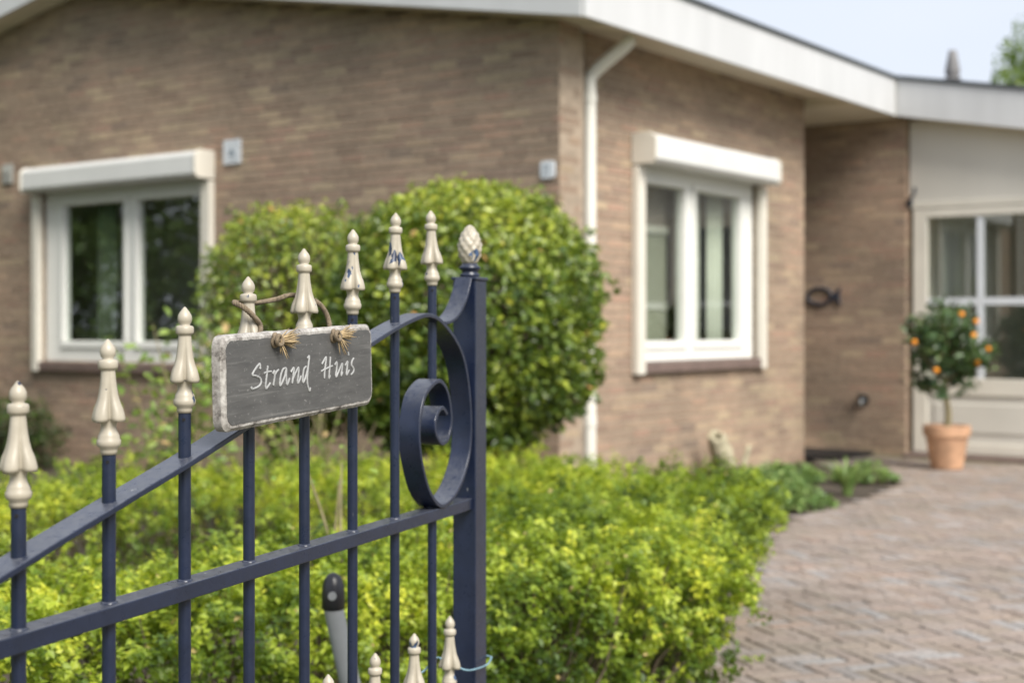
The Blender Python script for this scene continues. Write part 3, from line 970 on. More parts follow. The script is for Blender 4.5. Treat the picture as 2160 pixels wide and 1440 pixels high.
def finial_mesh():
    # (radius, height, petal amplitude, petal drop) from the bottom up, height 0.134
    S = [(.0090, .000, 0, 0), (.0096, .004, 0, 0), (.0098, .0075, 0, 0), (.0128, .0095, 0, 0), (.0138, .0125, 0, 0), (.0138, .0165, 0, 0), (.0124, .0185, 0, 0), (.0124, .0215, 0, 0), (.0112, .024, 0, 0),
         (.0094, .028, 0, 0), (.0088, .032, 0, 0), (.0092, .0365, .0006, 0), (.0100, .0405, .0030, .001), (.0106, .0415, .0074, .0032), (.0108, .0428, .0100, .0046), (.0108, .0455, .0106, .0034), (.0106, .049, .0095, .0012), (.0102, .054, .0080, 0),
         (.0096, .061, .0052, 0), (.0091, .069, .0032, 0), (.0087, .078, .0019, 0), (.0083, .087, .0010, 0), (.0081, .096, .0003, 0), (.0081, .0985, 0, 0), (.0104, .0995, 0, 0), (.0114, .1015, 0, 0), (.0114, .1075, 0, 0), (.0103, .1095, 0, 0), (.0068, .1106, 0, 0),
         (.0064, .1116, 0, 0), (.0084, .1146, 0, 0), (.0091, .1185, 0, 0), (.0087, .1225, 0, 0), (.0068, .1265, 0, 0), (.0040, .1300, 0, 0), (.0020, .1328, 0, 0), (.0006, .1340, 0, 0)]
    amp = [s[2] for s in S]; drop = [s[3] for s in S]
    def fn(i, ph, r, z):
        c = math.cos(2 * ph)                        # petals on the axes
        c = max(0.0, abs(c) - 0.20) / 0.80
        lobe = c ** 0.42
        return r + amp[i] * lobe - (0.10 * amp[i] if c <= 0 else 0), z - drop[i] * lobe
    me = MB().lathe([(s[0], s[1]) for s in S], 56, (0, 0, 0), fn).mesh('finial', True)
    me.materials.append(M['cream'])
    return me
FIN = finial_mesh()

bar_r = .008
def bar(u, z0, ztop, name, cut=None):
    if cut:                                         # stops on top of the scroll and starts again under the rail
        mbar = MB().tube([(u, 0, z0), (u, 0, Z(-.33))], bar_r, 16).tube([(u, 0, cut), (u, 0, ztop - .128)], bar_r, 16)
    else:
        mbar = MB().tube([(u, 0, z0), (u, 0, ztop - .128)], bar_r, 16)
    for zz in (Z(-.3207), .3198, .0798):            # weld beads where the bar passes the rails
        if zz < ztop - .15:
            mbar.lathe([(.0102, 0), (.0098, .0010), (.0088, .0020), (.0079, .0028)], 14, (u, 0, zz), lambda i, ph, r, z: (r * (1 + .05 * math.sin(5 * ph + u * 40)), z))
    o = mbar.build(name, M['paint'], gate, True, sharp=40)
    f = share('finial', FIN, o, (u, 0, ztop - .134), (random.uniform(-.022, .022), random.uniform(-.022, .022), random.uniform(-.14, .14)))
    # little drilled pin hole below the finial, on the near side
    MB().tube([(u - bar_r * .92, -.0035, ztop - .142), (u - bar_r * 1.03, -.0039, ztop - .142)], .0021, 8).build('pin_hole', M['hole'], o)
    return o
for n_ in range(-2, 8):
    bar((n_ - 1) * SP, .07, Z(TOPS[n_]), 'bar', Z(-.098) if n_ == 7 else None)
for n_ in range(-2, 8):
    bar((n_ - .5) * SP, .07, Z(-.528), 'short_bar')

RW = .017
MB().box(-.62, 1.084, -RW, RW, Z(-.341), Z(-.3205)).build('middle_rail', M['paint'], gate, bevel=.0015)
MB().box(-.62, 1.084, -RW, RW, .30, .32).build('lower_rail', M['paint'], gate, bevel=.0015)
MB().box(-.62, 1.084, -RW, RW, .06, .08).build('bottom_rail', M['paint'], gate, bevel=.0015)
MB().box(-.665, -.62, -.0225, .0225, .03, Z(-.30)).build('latch_stile', M['paint'], gate, bevel=.002)


def strip(path2, half, thick, name, mat, parent):
    P = [Vector((p[0], p[1])) for p in path2]
    n = len(P); A = []; B2 = []
    for i in range(n):
        t = (P[min(i + 1, n - 1)] - P[max(i - 1, 0)]).normalized()
        nn = Vector((-t.y, t.x))
        A.append(P[i] + nn * thick / 2); B2.append(P[i] - nn * thick / 2)
    vs_ = []; fs_ = []
    for i in range(n):
        for q, y in ((A[i], -half), (A[i], half), (B2[i], half), (B2[i], -half)):
            vs_.append((q.x, y, Z(q.y)))
    for i in range(n - 1):
        for k in range(4):
            a_ = 4 * i + k; b2 = 4 * i + (k + 1) % 4
            fs_.append((a_, b2, b2 + 4, a_ + 4))
    fs_.append((3, 2, 1, 0)); fs_.append(tuple(4 * (n - 1) + k for k in range(4)))
    o = MB().add(vs_, fs_).build(name, mat, parent, True, bevel=.0012, sharp=35)
    return o
RP = [(-.64, -.375), (-.47, -.333), (-.205, -.259), (0, -.206), (.156, -.167), (.312, -.124), (.467, -.078), (.623, -.036), (.749, -.002), (.832, .0155), (.8825, .0205), (.9345, .010),
      (1.0, -.0235), (1.042, -.064), (1.066, -.124), (1.074, -.187), (1.064, -.239), (1.031, -.281), (.9886, -.3075), (.9345, -.317), (.885, -.288), (.8535, -.241), (.839, -.195), (.843, -.154),
      (.865, -.117), (.9176, -.095), (.954, -.108), (.973, -.137), (.9795, -.171), (.967, -.198), (.9366, -.206), (.9105, -.188), (.9065, -.1665), (.922, -.1486), (.941, -.1437), (.960, -.156)]
pth = [(v.x, v.y) for v in smoothpath([(a_, b2, 0) for a_, b2 in RP], 7)]
strip(pth, .0195, .0074, 'scroll_rail', M['paint'], gate)
BR = [(.957, .0075), (.985, .0105), (1.018, .022), (1.046, .042), (1.066, .064), (1.083, .0915)]
strip([(v.x, v.y) for v in smoothpath([(a_, b2, 0) for a_, b2 in BR], 6)], RW, .006, 'bracket', M['paint'], gate)

post = MB().box(1.084, 1.140, -.0232, .0232, 0.0, Z(.088)).build('post', M['paint'], gate, bevel=.002)
MB().box(1.0815, 1.1425, -.0257, .0257, Z(.0882), Z(.0945)).build('cap_plate', M['paint'], post, bevel=.0015)
PC = (1.112, 0, Z(.0945))
MB().lathe([(.0175, 0), (.019, .003), (.0185, .006), (.0145, .009), (.0165, .013), (.0205, .016), (.0205, .019), (.0155, .0225), (.0145, .026)], 24, PC).build('cone_base', M['paint'], post, True)
prof = []
for k in range(29):
    t = k / 28
    prof.append((.0222 * (math.sin(math.pi * (.115 + .885 * t)) ** .62) * (1.04 - .16 * t) + .0006, .026 + .0735 * t))
def cone_fn(i, ph, r, z):
    row = i // 4
    s = math.cos(8 * ph + (math.pi if row % 2 else 0))
    v = math.sin(math.pi * ((i % 4) + .5) / 4)
    return r * (1 + .085 * s * v) + .0006 * v, z
MB().lathe(prof, 64, PC, cone_fn).build('pine_cone', M['cream'], post, True)

# thin wire tied round the post and through the short bars
wpts = [(1.149, -.030, Z(-.630)), (1.12, -.034, Z(-.636)), (1.07, -.033, Z(-.634)), (1.03, -.022, Z(-.628)), (1.01, .012, Z(-.607)), (.98, .014, Z(-.600)), (.935, .016, Z(-.612)), (.89, .014, Z(-.610)),
        (.86, .014, Z(-.618)), (.82, .016, Z(-.640)), (.78, .014, Z(-.648)), (.70, .014, Z(-.665)), (.62, .012, Z(-.70))]
back = [(1.149, -.030, Z(-.630)), (1.153, 0, Z(-.627)), (1.149, .032, Z(-.626)), (1.10, .034, Z(-.622)), (1.04, .02, Z(-.612)), (1.0, .013, Z(-.604))]
M4 = Matrix.Translation(GP) @ Matrix.Rotation(math.atan2(GD.y, GD.x), 4, 'Z')
wo = MB()
wo.tube([M4 @ p for p in smoothpath(wpts, 6)], .0017, 8)
wo.tube([M4 @ p for p in smoothpath(back, 6)], .0017, 8)
tag(wo.build('wire_tie', M['wire'], None, True), 'thin blue wire looped round the gate post and short bars', 'wire')

# ------------------------------------------------------------------ name board hanging on the gate
LETTERS = [
    ('S', [[(-124.8, 14.0), (-125.7, 20.5), (-129.2, 19.8), (-135.1, 16.4), (-142.9, 10.7), (-144.6, 7.4), (-135.5, 5.5), (-126.4, 2.2), (-123.2, -1.9), (-125.0, -6.1), (-131.9, -9.2), (-141.2, -10.6), (-147.0, -10.7), (-148.5, -7.5)]]),
    ('t', [[(-105.3, 17.1), (-107.4, 8.4), (-110.3, -2.0), (-112.0, -8.9), (-110.7, -13.0), (-105.4, -10.2), (-99.3, -6.3)], [(-116.0, 7.7), (-106.5, 8.8), (-96.1, 9.0)]]),
    ('r', [[(-93.1, 5.2), (-87.8, 9.0), (-87.6, 1.7), (-90.5, -7.0), (-91.9, -10.4)], [(-88.5, 2.7), (-82.1, 7.6), (-76.4, 10.1)]]),
    ('a', [[(-56.0, 10.9), (-64.2, 10.1), (-70.8, 2.4), (-73.8, -7.3), (-73.1, -11.8), (-66.6, -6.9), (-60.0, 0.7), (-55.6, 10.4), (-56.4, 1.4), (-55.8, -7.7), (-54.2, -11.9), (-47.1, -3.8)]]),
    ('n', [[(-43.5, 4.2), (-35.1, 10.0), (-36.3, 0.9), (-40.4, -11.5)], [(-38.3, -5.3), (-29.7, 3.3), (-21.7, 9.2), (-22.3, 0.0), (-25.5, -9.9), (-22.7, -11.5), (-14.6, -2.9)]]),
    ('d', [[(0.7, 9.6), (-6.1, 6.3), (-9.3, -2.8), (-9.7, -12.2), (-3.8, -7.8), (1.3, -0.6), (5.4, 7.4)], [(4.0, 20.6), (9.9, 23.5), (7.5, 13.8), (4.2, 1.0), (2.8, -10.1), (4.4, -18.6), (9.0, -25.4), (11.5, -21.1)]]),
    ('H', [[(46.6, 9.8), (50.7, 12.7), (59.9, 19.2), (58.6, 10.8), (55.2, -0.5), (53.8, -10.9)], [(73.4, 19.1), (71.7, 8.1), (69.3, -3.3), (68.0, -11.9), (71.6, -7.8)], [(43.8, -0.4), (57.3, 2.2), (79.9, 5.6)]]),
    ('u', [[(86.1, 6.1), (93.4, 10.1), (92.1, 0.0), (89.7, -7.6), (90.7, -11.0), (98.2, -4.3), (110.5, 7.2), (108.8, -2.1), (106.4, -10.2), (111.2, -5.6)]]),
    ('i', [[(119.6, 3.1), (127.7, 9.0), (125.9, -0.2), (123.3, -10.8), (132.5, -4.1)], [(130.5, 23.1), (131.2, 17.7)]]),
    ('s', [[(148.4, 13.0), (142.3, 8.7), (140.6, 2.8), (146.9, -2.5), (146.1, -7.5), (137.3, -11.8)]]),
]
SGC = GP + GD * .3885 + GN * .045 + Vector((0, 0, Z(-.0647)))
sign = empty('name_board', SGC, math.atan2(GD.y, GD.x), 'slate grey wooden name board reading Strand Huis hanging from the gate', 'sign')
sign.rotation_euler = (0, -R(2.1), math.atan2(GD.y, GD.x))

def rounded(hw, hh, r_, seg=6, wob=0.0, seed=1):
    rr = random.Random(seed); pts = []
    for cx_, cy_, a0_ in ((hw - r_, hh - r_, 0), (-hw + r_, hh - r_, 90), (-hw + r_, -hh + r_, 180), (hw - r_, -hh + r_, 270)):
        for k in range(seg + 1):
            an = R(a0_ + 90 * k / seg)
            pts.append((cx_ + r_ * math.cos(an), cy_ + r_ * math.sin(an)))
    # subdivide long sides so the worn edge can wander a little
    res = []
    for i, p in enumerate(pts):
        q = pts[(i + 1) % len(pts)]
        L = math.dist(p, q); k = max(1, int(L / .008))
        for j in range(k):
            t = j / k
            res.append((p[0] + (q[0] - p[0]) * t + rr.uniform(-wob, wob), p[1] + (q[1] - p[1]) * t + rr.uniform(-wob, wob)))
    return res
outl = rounded(.2150, .0620, .016, 6, .0004, 3)
bm_ = MB()
ring = [(1.0, .018), (1.0, .0025), (.992, .0)]
n_ = len(outl); vs_ = []; fs_ = []
def inset(p, d):
    q = Vector(p); L = max(q.length, 1e-6)
    return (p[0] - d * (1 if p[0] > 0 else -1) * min(1, abs(p[0]) / .19), p[1] - d * (1 if p[1] > 0 else -1) * min(1, abs(p[1]) / .05))
for d_, y in ((0.003, .018), (0, .016), (0, .004), (.0045, .0)):
    for p in outl:
        q = inset(p, d_)
        vs_.append((q[0], y, q[1]))
for k in range(3):
    for i in range(n_):
        j = (i + 1) % n_
        fs_.append((k * n_ + i, (k + 1) * n_ + i, (k + 1) * n_ + j, k * n_ + j))
fs_.append(tuple(range(n_))); fs_.append(tuple(3 * n_ + i for i in range(n_ - 1, -1, -1)))
bm_.add(vs_, fs_).build('board', M['weathered'], sign, True, sharp=25)
face = rounded(.2070, .0540, .013, 6, .0007, 5)
MB().prism(face, -.0007, .002, lambda p, q, a: (p, a, q)).build('painted_face', M['slate'], sign)

def letter_mesh(strokes):
    m = MB()
    ha, hb = .0019, .0013
    for st in strokes:
        P = smoothpath([(x / 1000, 0, z / 1000) for x, z in st], 6)
        n = len(P); L = []; Rr = []
        for i in range(n):
            t = (P[min(i + 1, n - 1)] - P[max(i - 1, 0)])
            t = Vector((t.x, t.z)).normalized()
            nn = Vector((-t.y, t.x))
            hw = math.hypot(nn.x * ha, nn.y * hb) * (1.0 + .12 * math.sin(i * 1.7))
            if i in (0, n - 1): hw *= .75
            L.append(P[i] + Vector((nn.x, 0, nn.y)) * hw); Rr.append(P[i] - Vector((nn.x, 0, nn.y)) * hw)
        vs2 = []; fs2 = []
        for i in range(n):
            c_ = (L[i] + Rr[i]) / 2
            vs2 += [(L[i].x, -.0008, L[i].z), (L[i].x, -.0016, L[i].z), (c_.x, -.0022, c_.z), (Rr[i].x, -.0016, Rr[i].z), (Rr[i].x, -.0008, Rr[i].z)]
        for i in range(n - 1):
            for k in range(4):
                fs2.append((5 * i + k, 5 * i + k + 1, 5 * i + k + 6, 5 * i + k + 5))
        fs2.append((0, 4, 3, 2, 1)); e = 5 * (n - 1); fs2.append((e, e + 1, e + 2, e + 3, e + 4))
        m.add(vs2, fs2)
    return m
for ch, st in LETTERS:
    letter_mesh(st).build('letter', M['letter'], sign)

def twisted(path, r_strand, pitch, strands=3):
    m = MB()
    P = smoothpath(path, 14)
    # arc length
    s = [0.0]
    for a_, b2 in zip(P, P[1:]): s.append(s[-1] + (b2 - a_).length)
    frames = []; prev = None
    for i, p in enumerate(P):
        t = (P[min(i + 1, len(P) - 1)] - P[max(i - 1, 0)]).normalized()
        u = t.orthogonal().normalized() if prev is None else (prev - t * prev.dot(t)).normalized()
        prev = u
        frames.append((u, t.cross(u)))
    for k in range(strands):
        pts = []
        for i, p in enumerate(P):
            an = 2 * math.pi * (s[i] / pitch + k / strands)
            pts.append(p + (frames[i][0] * math.cos(an) + frames[i][1] * math.sin(an)) * r_strand * 1.05)
        m.tube(pts, r_strand, 7)
    return m
# rope in board space: x along the board, y away from the viewer (board front at y = 0, bars at about y = .045)
def gs(u, no, z):
    """gate coordinates -> board local"""
    w_ = GP + GD * u + GN * no + Vector((0, 0, Z(z)))
    return w_
SM = Matrix.Translation(SGC) @ Matrix.Rotation(math.atan2(GD.y, GD.x), 4, 'Z') @ Matrix.Rotation(-R(2.1), 4, 'Y')
SMI = SM.inverted()
KL, KR = (-.0873, .0505), (.0823, .0492)
path = [Vector((KL[0], -.002, KL[1])), Vector((KL[0], .02, KL[1] + .001)), SMI @ gs(.318, .014, .002), SMI @ gs(.300, .0135, .015), SMI @ gs(.2885, .006, .0265), SMI @ gs(.290, -.009, .0330), SMI @ gs(.312, -.017, .0335),
        SMI @ gs(.365, -.016, .0345), SMI @ gs(.42, -.018, .041), SMI @ gs(.467, -.022, .0475), SMI @ gs(.492, -.014, .0445), SMI @ gs(.502, .003, .037), SMI @ gs(.511, .012, .022), SMI @ gs(.5135, .017, .004), SMI @ gs(.5, .022, -.010),
        Vector((KR[0], .02, KR[1] + .001)), Vector((KR[0], -.002, KR[1]))]
rp_ = twisted(path, .0020, .0115).build('rope', M['rope'], sign, True)
for (kx, kz), sd_ in ((KL, 4), (KR, 9)):
    rr = random.Random(sd_)
    # overhand knot: a few turns of strand wound into a ball
    kp = []
    for k in range(60):
        t = k / 59 * 2 * math.pi * 3
        rad_ = .0062 + .0014 * math.sin(t * 1.33)
        kp.append((kx + rad_ * math.cos(t), -.006 + .0042 * math.sin(t * .67 + 1), kz + rad_ * math.sin(t) * 1.05))
    kn = MB().tube(kp, .0029, 8).tube([(kx - .002, .0, kz), (kx, -.006, kz), (kx + .006, -.0075, kz)], [.0035, .0045, .003], 8).build('knot', M['rope'], sign, True)
    fb = MB()
    for k in range(60):
        an = rr.gauss(.02, .17) if k > 5 else rr.uniform(-1.7, -.7)
        ln = rr.uniform(.028, .043) if k > 5 else rr.uniform(.022, .036)
        y0 = -.0075 + rr.uniform(-.0025, .0025); z0 = rr.uniform(-.0025, .0025)
        dy = rr.uniform(-.010, .004)
        bend = rr.uniform(-.004, .004)
        pts = []
        for j in range(5):
            t = j / 4
            pts.append((kx + .004 + math.cos(an) * ln * t, min(y0 + dy * t, -.0022), kz + z0 + math.sin(an) * ln * t + bend * t * t))
        fb.tube(pts, [.0009, .00095, .0009, .0008, .0004], 5)
    fb.build('frayed_end', M['fibre'], sign, True)

# ------------------------------------------------------------------ planting
class Block:
    """rounded box with a lumpy skin; distance < 0 inside"""
    def __init__(s, c, ang, hl, hw, h, r=.14, under=0.0, exp=None):
        s.c = np.array(c); s.a = ang; s.hl = hl; s.hw = hw; s.h = h; s.r = r; s.under = under

    def d(s, P):
        q = P - np.array([s.c[0], s.c[1], 0])
        x = q[:, 0] * math.cos(s.a) + q[:, 1] * math.sin(s.a)
        y = -q[:, 0] * math.sin(s.a) + q[:, 1] * math.cos(s.a)
        z = P[:, 2] - s.h / 2
        k = s.under * np.clip(1 - P[:, 2] / (s.h * .75), 0, 1)
        a = np.stack([np.abs(x) - (s.hl - s.r - k), np.abs(y) - (s.hw - s.r - k), np.abs(z) - (s.h / 2 - s.r * .8)], axis=1)
        return np.linalg.norm(np.maximum(a, 0), axis=1) + np.minimum(a.max(axis=1), 0) - s.r


def hedge(name, label, blocks, n_leaf, lo, hi, seed, leaf=(.012, .027), yellow=0.0, group=None):
    root = empty(name, (blocks[0].c[0], blocks[0].c[1], 0), 0, label, 'hedge', group)
    off = np.array([blocks[0].c[0], blocks[0].c[1], 0])
    w1 = Waves(.55, 10, seed); w2 = Waves(.19, 12, seed + 1); w3 = Waves(.085, 12, seed + 2); w4 = Waves(.8, 8, seed + 3); w5 = Waves(.085, 12, seed + 5)
    def dist(P):
        d = np.min(np.stack([b.d(P) for b in blocks]), axis=0)
        return d + .026 * w1(P) + .036 * w2(P) + .028 * w3(P)
    got = []; have = 0
    while have < n_leaf // 12:
        P = rng.uniform(lo, hi, size=(100000, 3))
        P[:, 2] = np.maximum(P[:, 2], .01)
        d = dist(P)
        keep = (d < 0.012) & (d > -.17) & (rng.uniform(size=len(P)) < np.exp(np.minimum(d, 0) / .085))
        # loose gaps between the shoots
        keep &= w5(P) > -.45 - 6 * np.maximum(-d - .06, 0)
        Q = P[keep]
        got.append(Q); have += len(Q)
    e = .01
    per = 15
    K = np.concatenate(got)
    K = K[rng.permutation(len(K))[:n_leaf // per]]
    gk = unit(np.stack([dist(K + np.eye(3)[k] * e) - dist(K - np.eye(3)[k] * e) for k in range(3)], axis=1))
    dk = unit(gk * .75 + np.array([0, 0, .45]) + rng.normal(size=K.shape) * .45)
    idx = np.repeat(np.arange(len(K)), per)
    pos_t = np.tile(np.linspace(-1, 1, per), len(K)) + rng.normal(size=len(idx)) * .05
    side_v = unit(np.cross(dk[idx], rng.normal(size=(len(idx), 3))))
    half = np.repeat(rng.uniform(.018, .042, len(K)), per)
    P = K[idx] + dk[idx] * (pos_t * half)[:, None] + side_v * (.010 + .004 * rng.uniform(size=(len(idx), 1)))
    P[:, 2] = np.maximum(P[:, 2], .012)
    nrm = unit(dk[idx] * .55 + gk[idx] * .35 + np.array([0, 0, .45]) + rng.normal(size=P.shape) * .38)
    along = unit(side_v + dk[idx] * .6)
    shoot_val = np.repeat(rng.normal(size=len(K)) * .13, per) + .07 * pos_t
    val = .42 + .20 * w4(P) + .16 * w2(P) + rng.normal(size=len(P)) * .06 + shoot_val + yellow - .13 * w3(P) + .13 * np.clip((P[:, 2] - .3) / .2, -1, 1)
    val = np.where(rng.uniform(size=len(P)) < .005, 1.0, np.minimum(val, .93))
    L = rng.uniform(leaf[0], leaf[1], len(P))
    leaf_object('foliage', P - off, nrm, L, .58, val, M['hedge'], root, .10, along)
    # upright young shoots breaking the clipped outline
    sh = MB(); LP = []; LN = []; LA = []
    cnt = 0
    S = rng.uniform(lo, hi, size=(60000, 3)); S = S[np.abs(dist(S) + .015) < .02]
    for p in S[:520]:
        gdir = unit(np.array([[dist((p + np.eye(3)[k] * .02)[None])[0] - dist((p - np.eye(3)[k] * .02)[None])[0] for k in range(3)]]))[0]
        dr = gdir * .7 + np.array([0, 0, .55]) + rng.normal(size=3) * .35; dr /= np.linalg.norm(dr)
        ln = rng.uniform(.03, .085)
        sh.tube([p - off, p + dr * ln * .6 - off, p + dr * ln + np.array([0, 0, -.008]) - off], [.0011, .0009, .0005], 4, False)
        for k in range(int(ln / .008)):
            t = k * .008 / ln
            q = p + dr * ln * t
            sd = np.cross(dr, rng.normal(size=3)); sd /= np.linalg.norm(sd)
            for s_ in (-1, 1):
                LP.append(q + sd * s_ * .006); LA.append(sd * s_ + dr * .5); LN.append(dr * .6 + np.array([0, 0, .6]) + rng.normal(size=3) * .25)
    LP = np.array(LP)
    leaf_object('young_shoots', LP - off, np.array(LN), rng.uniform(leaf[0] * .9, leaf[1], len(LP)), .6, np.clip(.66 + .15 * w4(LP) + rng.normal(size=len(LP)) * .12 + yellow, 0, .97), M['hedge'], root, .12, np.array(LA))
    # woody inside: stems from the ground fanning to the skin
    st = MB()
    k = 0
    T = rng.uniform(lo, hi, size=(16000, 3)); dT = dist(T); T = T[(dT < -.005) & (dT > -.16) & (T[:, 2] > .12)]
    for p in T[:520]:
        b0 = np.array([p[0] * .8 + off[0] * .2, p[1] * .8 + off[1] * .2, 0])
        md = (b0 * .45 + p * .55) + rng.normal(size=3) * .03
        st.tube([b0 - off, md - off, p - off], [.006, .0035, .0012], 5, False)
    st.build('stems', M['bark'], root, True)
    return root


A1d = math.atan2(.605, .796)
near_blocks = [Block((-.62, 3.69), A1d, 1.45, .40, .50, .13, .08), Block((.43, 5.42), math.atan2(.95, .314), .70, .49, .505, .11, .25)]
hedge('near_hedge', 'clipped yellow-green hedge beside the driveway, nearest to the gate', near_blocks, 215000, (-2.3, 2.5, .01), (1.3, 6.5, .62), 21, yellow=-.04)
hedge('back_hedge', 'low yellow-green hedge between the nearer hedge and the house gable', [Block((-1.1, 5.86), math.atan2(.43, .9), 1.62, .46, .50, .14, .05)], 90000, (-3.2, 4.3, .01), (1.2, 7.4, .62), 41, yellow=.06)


def bush(name, label, c, rx, ry, rz, n_leaf, seed, leaf, mat, expo=2.5, shift=0.0, group=None):
    root = empty(name, (c[0], c[1], 0), 0, label, 'shrub', group)
    off = np.array([c[0], c[1], 0]); C = np.array(c)
    w1 = Waves(.6, 10, seed); w2 = Waves(.22, 12, seed + 1); w3 = Waves(.11, 12, seed + 2); w5 = Waves(.09, 10, seed + 4)
    rad = np.array([rx, ry, rz])
    def dist(P):
        q = np.abs((P - C) / rad) + 1e-9
        s = (q ** expo).sum(axis=1) ** (1 / expo)
        return (s - 1) * min(rx, rz) + .028 * w1(P) + .03 * w2(P) + .030 * w3(P)
    got = []; have = 0
    while have < n_leaf:
        P = C + rng.uniform(-1.12, 1.12, size=(200000, 3)) * rad
        d = dist(P)
        keep = (d < .02) & (d > -.30) & (rng.uniform(size=len(P)) < np.exp(np.minimum(d, 0) / .13)) & (w5(P) > -.9)
        got.append(P[keep]); have += keep.sum()
    P = np.concatenate(got)[:n_leaf]
    e = .01
    grad = np.stack([dist(P + np.eye(3)[k] * e) - dist(P - np.eye(3)[k] * e) for k in range(3)], axis=1)
    nrm = unit(unit(grad) * .9 + np.array([0, 0, .6]) + rng.normal(size=P.shape) * .6)
    along = unit(unit(grad) * .6 + np.array([0, 0, -.1]) + rng.normal(size=P.shape))
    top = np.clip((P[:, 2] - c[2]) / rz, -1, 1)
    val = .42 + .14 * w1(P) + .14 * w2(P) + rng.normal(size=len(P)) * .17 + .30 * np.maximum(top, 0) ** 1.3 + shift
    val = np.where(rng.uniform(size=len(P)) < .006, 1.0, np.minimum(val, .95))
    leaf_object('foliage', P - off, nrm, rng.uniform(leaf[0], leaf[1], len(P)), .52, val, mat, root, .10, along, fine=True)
    # stray shoots that outgrew the last clipping
    S = C + unit(rng.normal(size=(80, 3))) * rad * 1.0
    LP = []; LN = []; LA = []; sh = MB()
    for p in S:
        p = p + unit((C - p)[None])[0] * dist(p[None])[0]
        dr = (p - C) / rad; dr = dr / np.linalg.norm(dr) + np.array([0, 0, .25]) + rng.normal(size=3) * .4; dr /= np.linalg.norm(dr)
        ln = rng.uniform(.03, .09)
        sh.tube([p - off, p + dr * ln - off], [.002, .001], 4, False)
        for k in range(int(ln / .018) + 1):
            sd = np.cross(dr, rng.normal(size=3)); sd /= np.linalg.norm(sd)
            for s_ in (-1, 1):
                LP.append(p + dr * .018 * k + sd * s_ * .014); LA.append(sd * s_ + dr * .7); LN.append(dr * .4 + np.array([0, 0, .8]) + rng.normal(size=3) * .3)
    tag(sh.build('shoots', M['stem'], root), kind='stuff')
    LP = np.array(LP)
    leaf_object('young_leaves', LP - off, np.array(LN), rng.uniform(leaf[0] * .8, leaf[1] * .85, len(LP)), .52, np.clip(rng.normal(.72 + shift, .14, len(LP)), 0, .95), mat, root, .1, np.array(LA), fine=True)
    tr = MB()
    base = [(rng.normal() * .05, rng.normal() * .05) for _ in range(4)]
    for bx_, by_ in base:
        top_ = np.array([rng.uniform(-.5, .5) * rx, rng.uniform(-.5, .5) * ry, c[2] + rng.uniform(0, .4) * rz])
        P0 = np.array([bx_, by_, -.02]); m1 = np.array([bx_ * 2, by_ * 2, c[2] - rz * .9])
        tr.tube(smoothpath([tuple(P0), tuple(m1), tuple((m1 + top_) / 2 + rng.normal(size=3) * .04), tuple(top_)], 4), [.030, .030, .029, .029, .028, .027, .025, .022, .019, .016, .012, .010, .006], 8, False)
    tr.build('trunk', M['bark'], root, True)
    br = MB()
    D = P[rng.choice(len(P), 300, replace=False)] - off
    for p in D:
        s0 = np.array([p[0] * .15, p[1] * .15, c[2] - rz * .75 + .25 * (p[2] - c[2] + rz)])
        br.tube([s0, (s0 + p) / 2 + rng.normal(size=3) * .05 + np.array([0, 0, -.03]), p], [.009, .006, .002], 5, False)
    br.build('branches', M['bark'], root, True)
    return root


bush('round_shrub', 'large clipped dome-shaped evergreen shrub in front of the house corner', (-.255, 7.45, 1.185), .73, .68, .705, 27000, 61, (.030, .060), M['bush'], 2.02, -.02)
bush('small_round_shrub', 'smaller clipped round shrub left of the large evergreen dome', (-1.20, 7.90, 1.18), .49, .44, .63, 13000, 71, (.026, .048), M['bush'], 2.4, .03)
bush('dark_wall_shrub', 'low dark green shrub at the foot of the gable wall, left of the window', (-4.15, 11.55, .26), .46, .3, .28, 2600, 81, (.03, .05), M['dark_leaf'], 2.6)


def sprig_shrub(name, label, c, stems, leaf, mat, spread, hts, seed, per=26, cat='shrub', droop=.0, lean=(0, 0)):
    r = np.random.default_rng(seed)
    root = empty(name, (c[0], c[1], 0), 0, label, cat)
    st = MB(); LP = []; LN = []; LA = []
    for k in range(stems):
        an = r.uniform(0, 2 * np.pi); rad = spread * r.uniform(.2, 1)
        h = r.uniform(*hts)
        tip = np.array([math.cos(an) * rad + lean[0] * h, math.sin(an) * rad * .7 + lean[1] * h, h])
        b0 = np.array([r.normal() * .05, r.normal() * .05, -.01])
        mid = b0 * .5 + tip * .5 + np.array([0, 0, .10 * h]) + r.normal(size=3) * .04
        pts = smoothpath([tuple(b0), tuple(mid), tuple(tip + np.array([0, 0, -droop]))], 8)
        st.tube(pts, [.0085 - .0065 * i / (len(pts) - 1) for i in range(len(pts))], 6, False)
        for j in range(per):
            t = r.uniform(.45, 1)
            p = np.array(pts[int(t * (len(pts) - 1))]) + r.normal(size=3) * np.array([.06, .06, .05])
            LP.append(p); LN.append(np.array([0, -.2, 1]) + r.normal(size=3) * .5); LA.append(r.normal(size=3))
    st.build('stems', M['stem'], root, True)
    LP = np.array(LP)
    v = np.clip(.45 + r.normal(size=len(LP)) * .22, 0, .92); v[r.uniform(size=len(v)) < .03] = 1.0
    leaf_object('leaves', LP, np.array(LN), r.uniform(leaf[0], leaf[1], len(LP)), .55, v, mat, root, .12, np.array(LA), fine=True)
    return root
sprig_shrub('loose_shrub', 'loose pale green shrub with thin stems below the left window', (-1.60, 6.95), 22, (.042, .075), M['pale_leaf'], .36, (.5, 1.27), 5, 34)
sprig_shrub('sparse_shrub', 'sparse shrub of pale bare stems in front of the small round shrub', (-.98, 7.0), 40, (.030, .052), M['pale_leaf'], .40, (.45, .88), 6, 9)
